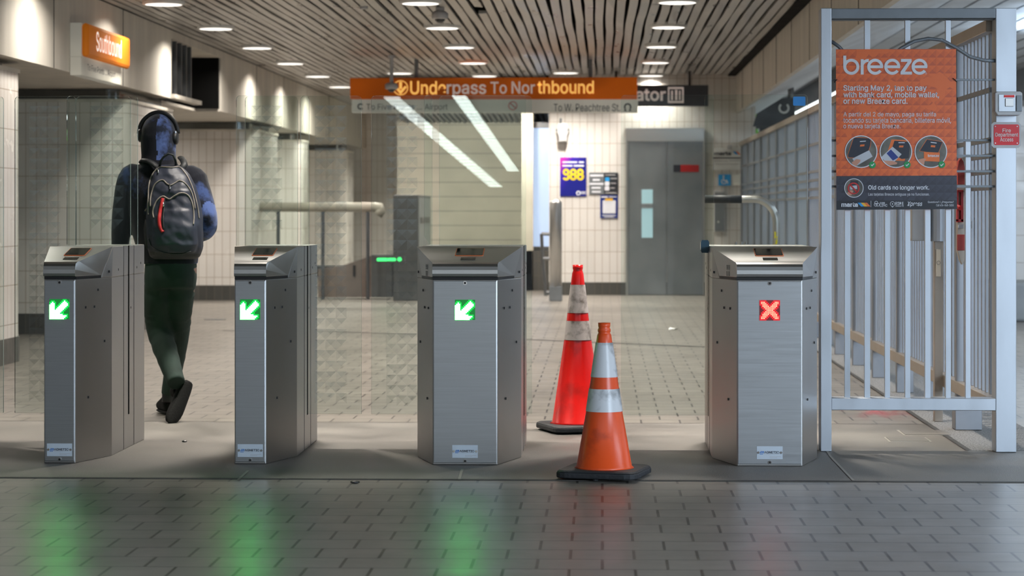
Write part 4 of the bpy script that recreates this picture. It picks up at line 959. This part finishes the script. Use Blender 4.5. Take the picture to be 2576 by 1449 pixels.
MB().slab([LW(*p) for p in ((935, 748), (935, 641), (986, 641), (986, 748))], (0, .25, 0)).build('end_wall', plain('grey_end_wall', (.13, .13, .13), .55), o); MB().slab([fp(30.88)(*p) for p in ((888, 668), (893, 667), (893, 695), (888, 695))], (0, .02, 0)).build('slot', M.black, o)
g = fp(29.9); o = empty('green_indicator', g(980, 660), 'glowing green bar and dot low beside the dark cabinet', 'light')
MB().slab([g(942, 645), g(1018, 645), g(1018, 661), g(942, 661)], (0, .12, 0)).build('housing', M.cab, o)
q = MB(); gg = fp(29.9, .004); q.rrect(gg, 948, 649, 996, 657, 3); q.disc(gg, 1005, 652.5, 5.5, 16); q.build('lit_bar', emit('lit_green_bar', (.05, 1, .2), 2.0), o)
MB().slab([g(990, 661), g(1000, 661), g(1000, 752), g(990, 752)], (0, .08, 0)).build('pedestal', M.cab, o)
r = fp(30.7); o = empty('guard_rail', (r(800, 760).x, 30.7, 0), 'thick horizontal guard rail with an elbow end in front of the passage', 'rail')
MB().tube([r(652, 521), r(940, 521), r(956, 522), r(958, 530), r(950, 541)], .065, 14).build('rail', plain('beige_rail', (.42, .39, .33), .4), o, smooth=True)
for u in (700, 812, 925): MB().tube([r(u, 521), Vector((r(u, 521).x, 30.7, 0))], .025, 8).build('post', M.steel_dark, o)
p = gp(1398, 757); o = empty('bollard', p, 'polished steel bollard with a dark square foot by the tiled wall edge', 'bollard')
f2 = fp(p.y); a, c = f2(1382, 503), f2(1414, 720); rr = (c.x - a.x) / 2 * .96
MB().lathe([(rr, c.z - .01), (rr, a.z - .04), (rr * .9, a.z - .012), (rr * .6, a.z)], (p.x, p.y, 0), 32).build('post', M.steel_hood, o, smooth=True)
MB().box(p.x - rr * 1.05, p.x + rr * 1.05, p.y - rr, p.y + rr, 0.0, c.z).build('foot', M.alum_paint, o, bevel=.008)
h = fp(32.2); o = empty('handrail', (h(1372, 745).x, 32.2, 0), 'dark metal handrail frame left of the steel bollard', 'handrail')
for pts in (((1384, 589), (1362, 588)), ((1362, 588), (1365, 645), (1373, 744)), ((1384, 650), (1366, 650)), ((1384, 736), (1372, 735))): MB().tube([h(*q) for q in pts], .024, 8).build('rail', M.bronze if hasattr(M, 'bronze') else M.steel_dark, o)
g = fp(13.0); o = empty('paper_litter', gp(1693, 829), 'small scrap of paper on the tiled floor behind the cones', 'litter')
pp_ = gp(1693, 829); MB().add([pp_ + Vector(q) for q in ((-.05, -.06, .002), (.04, -.04, .012), (.05, .06, .003), (-.03, .07, .02))], [(0, 1, 2, 3)]).build('paper', M.white, o)
for u, v, w, l in ((464, 1113, .014, 'small black crumb on the concrete between the two narrow gates'), (893, 1216, .022, 'small black crumb on the dark tiles in front of the concrete strip')):
    pp_ = gp(u, v); tag(MB().ball((pp_.x, pp_.y, .006), w, w * .8, .006, 8, 5).build('crumb', M.black, origin=(pp_.x, pp_.y, .0)), l, 'litter')
pp_ = gp(541, 804); c = empty('floor_drain', (pp_.x, pp_.y, .001), 'small dark round floor cover on the tiles behind the walking person', 'floor cover')
MB().lathe([(.12, .0), (.12, .003)], (pp_.x, pp_.y, .001), 24).build('lid', M.steel_dark, c)

# pink spill on the tiles behind the gate
m, nt, p = new_mat('pink_spill'); f = noise_fac(nt, 6, (1, .35, 1), 6); t = N(nt, 'ShaderNodeTexCoord'); gr = N(nt, 'ShaderNodeTexGradient', gradient_type='SPHERICAL')
mpn = N(nt, 'ShaderNodeMapping'); mpn.inputs['Location'].default_value = (-1, -1, 0); mpn.inputs['Scale'].default_value = (2, 2, 0); nt.links.new(t.outputs['Generated'], mpn.inputs[0]); nt.links.new(mpn.outputs[0], gr.inputs[0])
mu = N(nt, 'ShaderNodeMath', operation='MULTIPLY'); nt.links.new(ramp(nt, f, [(.46, 0), (.6, 1)]), mu.inputs[0]); nt.links.new(gr.outputs['Fac'], mu.inputs[1])
m2 = N(nt, 'ShaderNodeMath', operation='MULTIPLY'); nt.links.new(mu.outputs[0], m2.inputs[0]); m2.inputs[1].default_value = .55; nt.links.new(m2.outputs[0], p.inputs['Alpha'])
p.inputs['Base Color'].default_value = (.55, .12, .15, 1); p.inputs['Roughness'].default_value = .6
A = [gp(*q, z=.0015) for q in ((2090, 1062), (2330, 1062), (2290, 1005), (2085, 1005))]
tag(MB().poly(A).build('pink_stain', m), 'faint pink spill on the tiles behind the metal gate', 'stain')
# ---------------------------------------------------------------- the walking person
def tie_dye(name, dark, blue, cover):
    m, nt, p = new_mat(name); f = noise_fac(nt, 5.5, (1, 1, .8), 7); f2 = noise_fac(nt, 60, detail=2)
    a = N(nt, 'ShaderNodeMath', operation='MULTIPLY_ADD'); nt.links.new(f2, a.inputs[0]); a.inputs[1].default_value = .12; nt.links.new(f, a.inputs[2])
    nt.links.new(ramp(nt, a.outputs[0], [(cover, dark), (cover + .1, blue)]), p.inputs['Base Color']); p.inputs['Roughness'].default_value = .85; p.inputs['Specular IOR Level'].default_value = .2; p.inputs['Sheen Weight'].default_value = .2
    b = N(nt, 'ShaderNodeBump'); b.inputs['Strength'].default_value = .35; b.inputs['Distance'].default_value = .02; nt.links.new(noise_fac(nt, 14, (1, 1, .5), 4), b.inputs['Height']); nt.links.new(b.outputs[0], p.inputs['Normal']); return m
M.hoodie = tie_dye('tie_dye_navy', (.007, .008, .014), (.035, .06, .16), .66); M.hoodie_blue = tie_dye('tie_dye_blue', (.011, .015, .03), (.08, .125, .31), .5)
M.trouser = plain('cloth_with_green_light', (.026, .042, .036), .8, 0, .25, 9, (1, 1, .4), .5, 12, spec=.25)  # dark cloth with the LED displays' green light put into its colour
M.skin = plain('skin', (.2, .11, .075), .5)
M.shoe = plain('black_shoe', (.007, .007, .007), .75, spec=.2); M.sole = plain('black_sole', (.009, .009, .009), .7, spec=.2, bump=.3, bscale=90)
M.pack = plain('navy_nylon', (.018, .022, .036), .5, 0, .25, 7, (1, 1, .6), .4, 14); M.pack_dark = plain('black_nylon', (.014, .016, .018), .6, 0, .2, 8, bump=.3, bscale=16)
M.zip = plain('taupe_zip', (.2, .175, .15), .5); M.red_cloth = plain('red_lining', (.42, .012, .014), .6)
PD = 13.12
def pj(u, v, d=0.0): return fp(PD + d)(u, v)
def ell(c, rx, ry, n=20, ax=None, ay=None, sq=2.0):
    ax = ax or Vector((1, 0, 0)); ay = ay or Vector((0, 1, 0)); out = []
    for k in range(n):
        a = 2 * math.pi * k / n; ca, sa = math.cos(a), math.sin(a)
        e = 2.0 / sq; out.append(c + ax * (math.copysign(abs(ca) ** e, ca) * rx) + ay * (math.copysign(abs(sa) ** e, sa) * ry))
    return out
def limb(b, pts, rad, n=16, sub=5, wr=0.0, seed=0):
    """a tapering limb swept through joints; rad = (across, deep) at each joint"""
    P = [Vector(p) for p in pts]; secs = []; m = len(P)
    def cat(A, t, i):
        p0, p1, p2, p3 = A[max(i - 1, 0)], A[i], A[i + 1], A[min(i + 2, m - 1)]
        return .5 * ((2 * p1) + (p2 - p0) * t + (2 * p0 - 5 * p1 + 4 * p2 - p3) * t * t + (3 * p1 - p0 - 3 * p2 + p3) * t ** 3)
    R = [Vector((r, r, 0)) if isinstance(r, (int, float)) else Vector((r[0], r[1], 0)) for r in rad]
    C = []; Q = []
    for i in range(m - 1):
        for k in range(sub): C.append(cat(P, k / sub, i)); Q.append(cat(R, k / sub, i))
    C.append(P[-1]); Q.append(R[-1]); ref = Vector((0, 1, 0))
    for i, c in enumerate(C):
        t = (C[min(i + 1, len(C) - 1)] - C[max(i - 1, 0)]).normalized()
        ay = (ref - t * ref.dot(t)); ay = ay.normalized() if ay.length > .2 else Vector((0, 0, 1)); ax = t.cross(ay).normalized()
        k = 1 + wr * noise.noise(Vector((i * .9, seed, 0)))
        secs.append(ell(c, Q[i].x * k, Q[i].y * k, n, ax, ay))
    b.loft(secs)
def fuse(o, vox, it=4):
    def f(o):
        r = o.modifiers.new('r', 'REMESH'); r.mode = 'VOXEL'; r.voxel_size = vox; r.use_smooth_shade = True
        s = o.modifiers.new('s', 'SMOOTH'); s.iterations = it; s.factor = .5
    bake(o, f)
    return o
shL, shR = pj(328, 452), pj(489, 455); elL, elR = pj(308, 550, .0), pj(519, 560, -.03); wrL, wrR = pj(301, 640, .04), pj(499, 590, .3)
hipL, hipR = pj(404, 700), pj(458, 698); knL, knR = pj(403, 838, .06), pj(450, 845, .16); anL, anR = pj(441, 957, -.2), pj(425, 985, .26)
head = pj(399, 345, .04)
def torso(b, k, hem):
    secs = []
    for u, v, rx, ry in ((428, hem, .152, .115), (424, 640, .165, .12), (416, 590, .182, .122), (410, 530, .192, .125), (408, 480, .2, .13), (407, 455, .205, .125), (404, 437, .185, .11), (402, 424, .135, .095), (401, 412, .085, .08), (400, 400, .06, .068)):
        secs.append(ell(pj(u, v), rx * k, ry * k, 28, sq=2.3))
    b.loft(secs)
# body: one continuous figure
b = MB(); torso(b, .86, 690)
b.ball(head + Vector((0, .005, 0)), .07, .09, .112, 20, 14); limb(b, [pj(400, 420), pj(400, 385, .02)], [.05, .05])
b.ball(head + Vector((0, .095, -.005)), .012, .02, .02, 8, 6)                     # nose
for s in (-1, 1): b.ball(head + Vector((s * .074, .0, -.005)), .012, .02, .032, 8, 6)  # ears
for A in ((shL, elL, wrL), (shR, elR, wrR)): limb(b, A, [.05, .038, .026])
limb(b, [hipL + Vector((0, 0, .05)), hipL, knL, anL], [.085, .08, .055, .035]); limb(b, [hipR + Vector((0, 0, .05)), hipR, knR, anR], [.085, .08, .055, .035])
def hand(b, w, d, side):
    d = d.normalized(); sx_ = Vector((1, 0, 0)) * side; sx_ = (sx_ - d * sx_.dot(d)).normalized(); cu = d.cross(sx_)
    limb(b, [w, w + d * .04, w + d * .085], [(.024, .018), (.036, .017), (.036, .015)])
    for i, ln in enumerate((.07, .078, .072, .056)):
        q = w + d * .082 + cu * 0 + sx_ * (.027 - .018 * i); limb(b, [q, q + d * ln * .5, q + d * ln * .85 + cu * .02, q + d * ln * .9 + cu * .04], [.0088, .0085, .008, .006], 8, 3)
    q = w + d * .025 + sx_ * .028; limb(b, [q, q + d * .03 + sx_ * .022, q + d * .058 + sx_ * .026 + cu * .012], [.011, .01, .007], 8, 3)
hand(b, wrL, (wrL - elL) + Vector((0, .02, 0)), 1); hand(b, wrR, (wrR - elR) + Vector((0, .2, -.15)), -1)
pe = b.build('person', M.skin, origin=(hipL.x + .06, PD, .003)); fuse(pe, .0075, 2)
tag(pe, 'person walking away in a hooded tie-dye top and dark trousers, wearing headphones and a backpack', 'person')
q = MB()
for s in (-1, 1): q.ball(head + Vector((s * .03, .084, .012)), .012, .008, .007, 8, 6)
q.build('eyes', M.white, pe); q = MB(); q.ball(head + Vector((0, .09, -.048)), .024, .008, .006, 8, 6); q.build('mouth', M.deep_red, pe)
# hooded top
b = MB(); torso(b, 1.04, 664)
limb(b, [shL + Vector((.05, 0, .02)), shL, elL, wrL], [(.06, .07), (.075, .08), (.062, .066), (.046, .05)], wr=.12, seed=1)
limb(b, [shR + Vector((-.05, 0, .02)), shR, elR, wrR], [(.06, .07), (.075, .08), (.066, .07), (.05, .055)], wr=.12, seed=5)
secs = [ell(pj(u, v, d), rx, ry, 24) for u, v, d, rx, ry in ((401, 424, .0, .115, .1), (400, 408, .01, .103, .1), (399, 392, .02, .098, .105), (398.5, 370, .03, .1, .118), (398.5, 345, .035, .1, .128), (399, 322, .04, .094, .124), (399.5, 305, .045, .078, .106), (400, 293, .05, .05, .075), (400.5, 286, .05, .016, .03))]
b.loft(secs)
ho = b.build('hooded_top', [M.hoodie, M.hoodie_blue], pe); fuse(ho, .009, 3)
hx = pj(401, 340).x - WL['person'].x; hz = pj(400, 402).z - WL['person'].z; ex = pj(505, 500).x - WL['person'].x; ez = pj(505, 480).z - WL['person'].z
for p in ho.data.polygons:
    c = p.center; p.use_smooth = True; p.material_index = 1 if (c.z > hz and c.x > hx + .004 * math.sin(c.z * 30)) or (c.x > ex - .03 and c.z + .12 * noise.noise(c * 7) + .05 * noise.noise(c * 25) < ez - .07) else 0
for p in pe.data.polygons: p.use_smooth = True
# trousers
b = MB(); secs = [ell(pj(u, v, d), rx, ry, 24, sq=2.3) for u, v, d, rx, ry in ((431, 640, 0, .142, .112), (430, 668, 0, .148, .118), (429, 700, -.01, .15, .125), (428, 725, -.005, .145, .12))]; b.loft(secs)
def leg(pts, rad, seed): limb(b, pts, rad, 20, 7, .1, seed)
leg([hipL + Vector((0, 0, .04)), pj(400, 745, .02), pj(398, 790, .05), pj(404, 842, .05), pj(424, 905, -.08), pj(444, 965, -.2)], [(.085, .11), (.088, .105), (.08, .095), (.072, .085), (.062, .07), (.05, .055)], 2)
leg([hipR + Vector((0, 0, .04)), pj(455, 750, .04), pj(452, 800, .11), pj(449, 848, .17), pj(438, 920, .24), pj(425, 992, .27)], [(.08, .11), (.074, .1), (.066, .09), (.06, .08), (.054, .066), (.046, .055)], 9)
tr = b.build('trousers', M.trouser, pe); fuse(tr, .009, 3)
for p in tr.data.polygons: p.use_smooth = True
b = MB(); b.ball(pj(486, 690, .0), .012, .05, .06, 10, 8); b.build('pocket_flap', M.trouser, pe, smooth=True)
# shoes: local outline along the sole
def shoe(heel, toe, up, name, side):
    d = (toe - heel); L_ = d.length; d.normalize(); up = (up - d * up.dot(d)).normalized(); ac = d.cross(up)
    W_ = [(0, .028), (.06, .034), (.2, .037), (.45, .038), (.7, .047), (.88, .042), (.97, .024), (1, .008)]
    def sec(h0, h1, k): return [[heel + d * L_ * t + ac * (w * k * sg + .01 * side * math.sin(t * 3)) + up * h for sg, h in ((-1, h0), (1, h0), (1, h1), (-1, h1))] for t, w in W_]
    so = MB(); so.loft(sec(0, .024, 1.0)); s_ = so.build('sole', M.sole, None if False else pe, sub=1, smooth=True)
    u = MB(); T = [(.02, .03, .07), (.15, .036, .1), (.3, .036, .095), (.45, .038, .075), (.65, .044, .055), (.85, .04, .042), (.97, .022, .03)]
    u.loft([ell(heel + d * L_ * t + up * (.02 + h * .45) + ac * .01 * side * math.sin(t * 3), w, h * .55, 16, ac, up, 2.6) for t, w, h in T])
    limb(u, [heel + d * L_ * .2 + up * .08, heel + d * L_ * .18 + up * .15], [.04, .042])
    sh = u.build(name, M.shoe, pe, smooth=True, sub=1); return sh
shoe(pj(478, 957, -.16), pj(428, 1066, -.28), Vector((-.25, .8, .25)), 'shoe', 1)
hR = Vector((anR.x + .015, anR.y - .02, .004)); shoe(hR, hR + Vector((-.1, .25, 0)), Vector((0, 0, 1)), 'shoe', -1)
limb_b = MB(); limb(limb_b, [anR + Vector((0, 0, .03)), anR + Vector((.0, -.0, -.06))], [.04, .042]); limb_b.build('sock', M.black, pe, smooth=True)
# ---------------------------------------------------------------- headphones
o = empty('headphones', pj(398, 345, .03), 'black over-ear headphones worn over the hood', 'headphones')
hc = pj(398.5, 338, .03); arc = [hc + Vector((-.112 * math.cos(q), 0, .004 + .122 * math.sin(q))) for q in [math.pi * k / 20 for k in range(21)]]
MB().tube(arc, .008, 8, flat=1.6).build('headband', M.black, o, smooth=True)
for s, u, v in ((-1, 354, 341), (1, 442, 347)):
    c = pj(u, v, .02); MB().tube([c + Vector((-s * .022, 0, 0)), c + Vector((-s * .008, 0, 0)), c + Vector((s * .008, 0, 0)), c + Vector((s * .014, 0, 0))], [.034, .038, .038, .028], 20).build('ear_cup', M.black, o, smooth=True)
MB().tube([pj(442, 335, .0), pj(441, 330, .0)], .007, 8).build('hinge', M.chrome, o)
# ---------------------------------------------------------------- backpack
bk = empty('backpack', pj(437, 655, -.2), 'worn navy backpack with taupe zips and a red strip on the walking person', 'backpack')
BD = -.225
def bsec(u, v, w, dp, c): return ell(pj(u, v, BD + c), w / 442.0, dp, 32, sq=2.7)
b = MB(); b.loft([bsec(441, 652, 52, .05, .06), bsec(441, 645, 62, .085, .04), bsec(441, 625, 68, .105, .02), bsec(440, 590, 70, .115, .0), bsec(439, 550, 70, .115, .0), bsec(437, 510, 66, .11, .01), bsec(434, 470, 58, .1, .025), bsec(430, 440, 47, .085, .04), bsec(427, 422, 33, .065, .055), bsec(426, 415, 20, .04, .06)])
b.loft([bsec(440, 636, 50, .06, -.05), bsec(440, 615, 57, .075, -.06), bsec(440, 570, 56, .075, -.062), bsec(438, 530, 50, .065, -.05), bsec(437, 508, 40, .05, -.03), bsec(436, 498, 22, .03, -.01)])
b.loft([bsec(439, 560, 63, .06, -.03), bsec(438, 520, 60, .065, -.034), bsec(436, 480, 48, .055, -.03), bsec(433, 462, 34, .04, -.012), bsec(432, 456, 18, .025, 0)])
bag = b.build('bag', [M.pack, M.pack_dark], bk); fuse(bag, .007, 3)
zb = pj(440, 632).z - WL['backpack'].z
rx_ = random.Random(4)
for v in bag.data.vertices:
    c = v.co; v.co = c + Vector((0, 1, 0)) * (.009 * noise.noise(Vector((c.x * 9, c.z * 14, 1))) + .006 * noise.noise(Vector((c.x * 25 + c.z * 10, c.z * 22, 4))))
for p in bag.data.polygons: p.use_smooth = True; p.material_index = 1 if p.center.z < zb - .05 * (p.center.x + .05) else 0
bvh = BVHTree.FromPolygons([v.co + WL['backpack'] for v in bag.data.vertices], [p.vertices[:] for p in bag.data.polygons])
def on(u, v, off=.003):
    h = bvh.ray_cast(Vector((0, 0, H)), ray(u, v))
    return h[0] + h[1] * off if h[0] else pj(u, v, BD - .08)
def smooth_px(P, n=7):
    out = []
    for i in range(len(P) - 1):
        p0, p1, p2, p3 = [Vector((*P[max(0, min(len(P) - 1, i + k))], 0)) for k in (-1, 0, 1, 2)]
        for k in range(n):
            t = k / n; q = .5 * ((2 * p1) + (p2 - p0) * t + (2 * p0 - 5 * p1 + 4 * p2 - p3) * t * t + (3 * p1 - p0 - 3 * p2 + p3) * t ** 3); out.append((q.x, q.y))
    return out + [P[-1]]
def onpath(name, P, r, m, off=.003, flat=1): return MB().tube([on(u, v, off) for u, v in smooth_px(P)], r, 8, flat=flat).build(name, m, bk, smooth=True)
onpath('zip', [(374, 540), (374, 500), (376, 465), (384, 440), (396, 426), (405, 421), (432, 422), (450, 421), (462, 432), (474, 450), (486, 480), (496, 520), (500, 550)], .0035, M.zip)
onpath('zip', [(379, 520), (380, 495), (388, 468), (400, 456), (411, 454), (420, 462), (430, 466), (440, 461), (452, 455), (466, 462), (478, 478), (486, 500), (490, 525)], .0038, M.zip)
onpath('zip', [(387, 548), (385, 530), (392, 510), (402, 498), (412, 494), (421, 499), (428, 501), (438, 494), (452, 486), (466, 487), (477, 497), (484, 515), (487, 540), (486, 565)], .0042, M.zip)
onpath('seam', [(374, 600), (385, 622), (410, 634), (450, 638), (480, 632)], .003, M.pack_dark)
onpath('red_strip', [(410, 500), (407, 515), (403, 535), (401, 555), (404, 572), (410, 584)], .0105, M.red_cloth, .002)
onpath('red_strip_edge', [(414, 499), (413, 525), (411, 550), (412, 575)], .004, M.pack_dark, .004)
for u, v in ((411, 509), (398, 425), (428, 465)):
    MB().tube([on(u, v, .007), on(u + .6, v + 6, .008), on(u + 1.2, v + 12, .008)], [.004, .0025, .0045], 8).build('zip_pull', M.chrome, bk, smooth=True)
MB().tube([pj(401, 420, BD + .03), pj(404, 405, BD + .0), pj(413, 394, BD - .02), pj(424, 387, BD - .02), pj(435, 390, BD - .02), pj(441, 402, BD), pj(443, 418, BD + .03)], .0075, 10, flat=.7).build('top_handle', M.pack_dark, bk, smooth=True)
for s, P in ((-1, [(357, 408, .0), (362, 403, -.07), (374, 405, -.11), (388, 413, -.13), (402, 426, -.13)]), (1, [(455, 397, .02), (461, 404, -.09), (464, 414, -.13), (456, 424, -.14), (448, 430, -.14)])):
    MB().tube([pj(*p) for p in P], .02, 10, flat=.6).build('shoulder_strap', M.pack_dark, bk, smooth=True)
b = MB(); b.loft([ell(pj(496, v, -.14), w / 442, .06, 14) for v, w in ((640, 6), (620, 15), (585, 15), (560, 12))]); b.build('mesh_pocket', M.pack_dark, bk, smooth=True)
b = MB(); b.loft([ell(pj(376, v, -.14), w / 442, .06, 14) for v, w in ((625, 6), (610, 12), (575, 14), (552, 10))]); b.build('side_pocket', M.pack_dark, bk, smooth=True)
MB().tube([pj(366, 530, -.12), pj(372, 522, -.18)], .006, 6).build('strap_end', M.zip, bk)
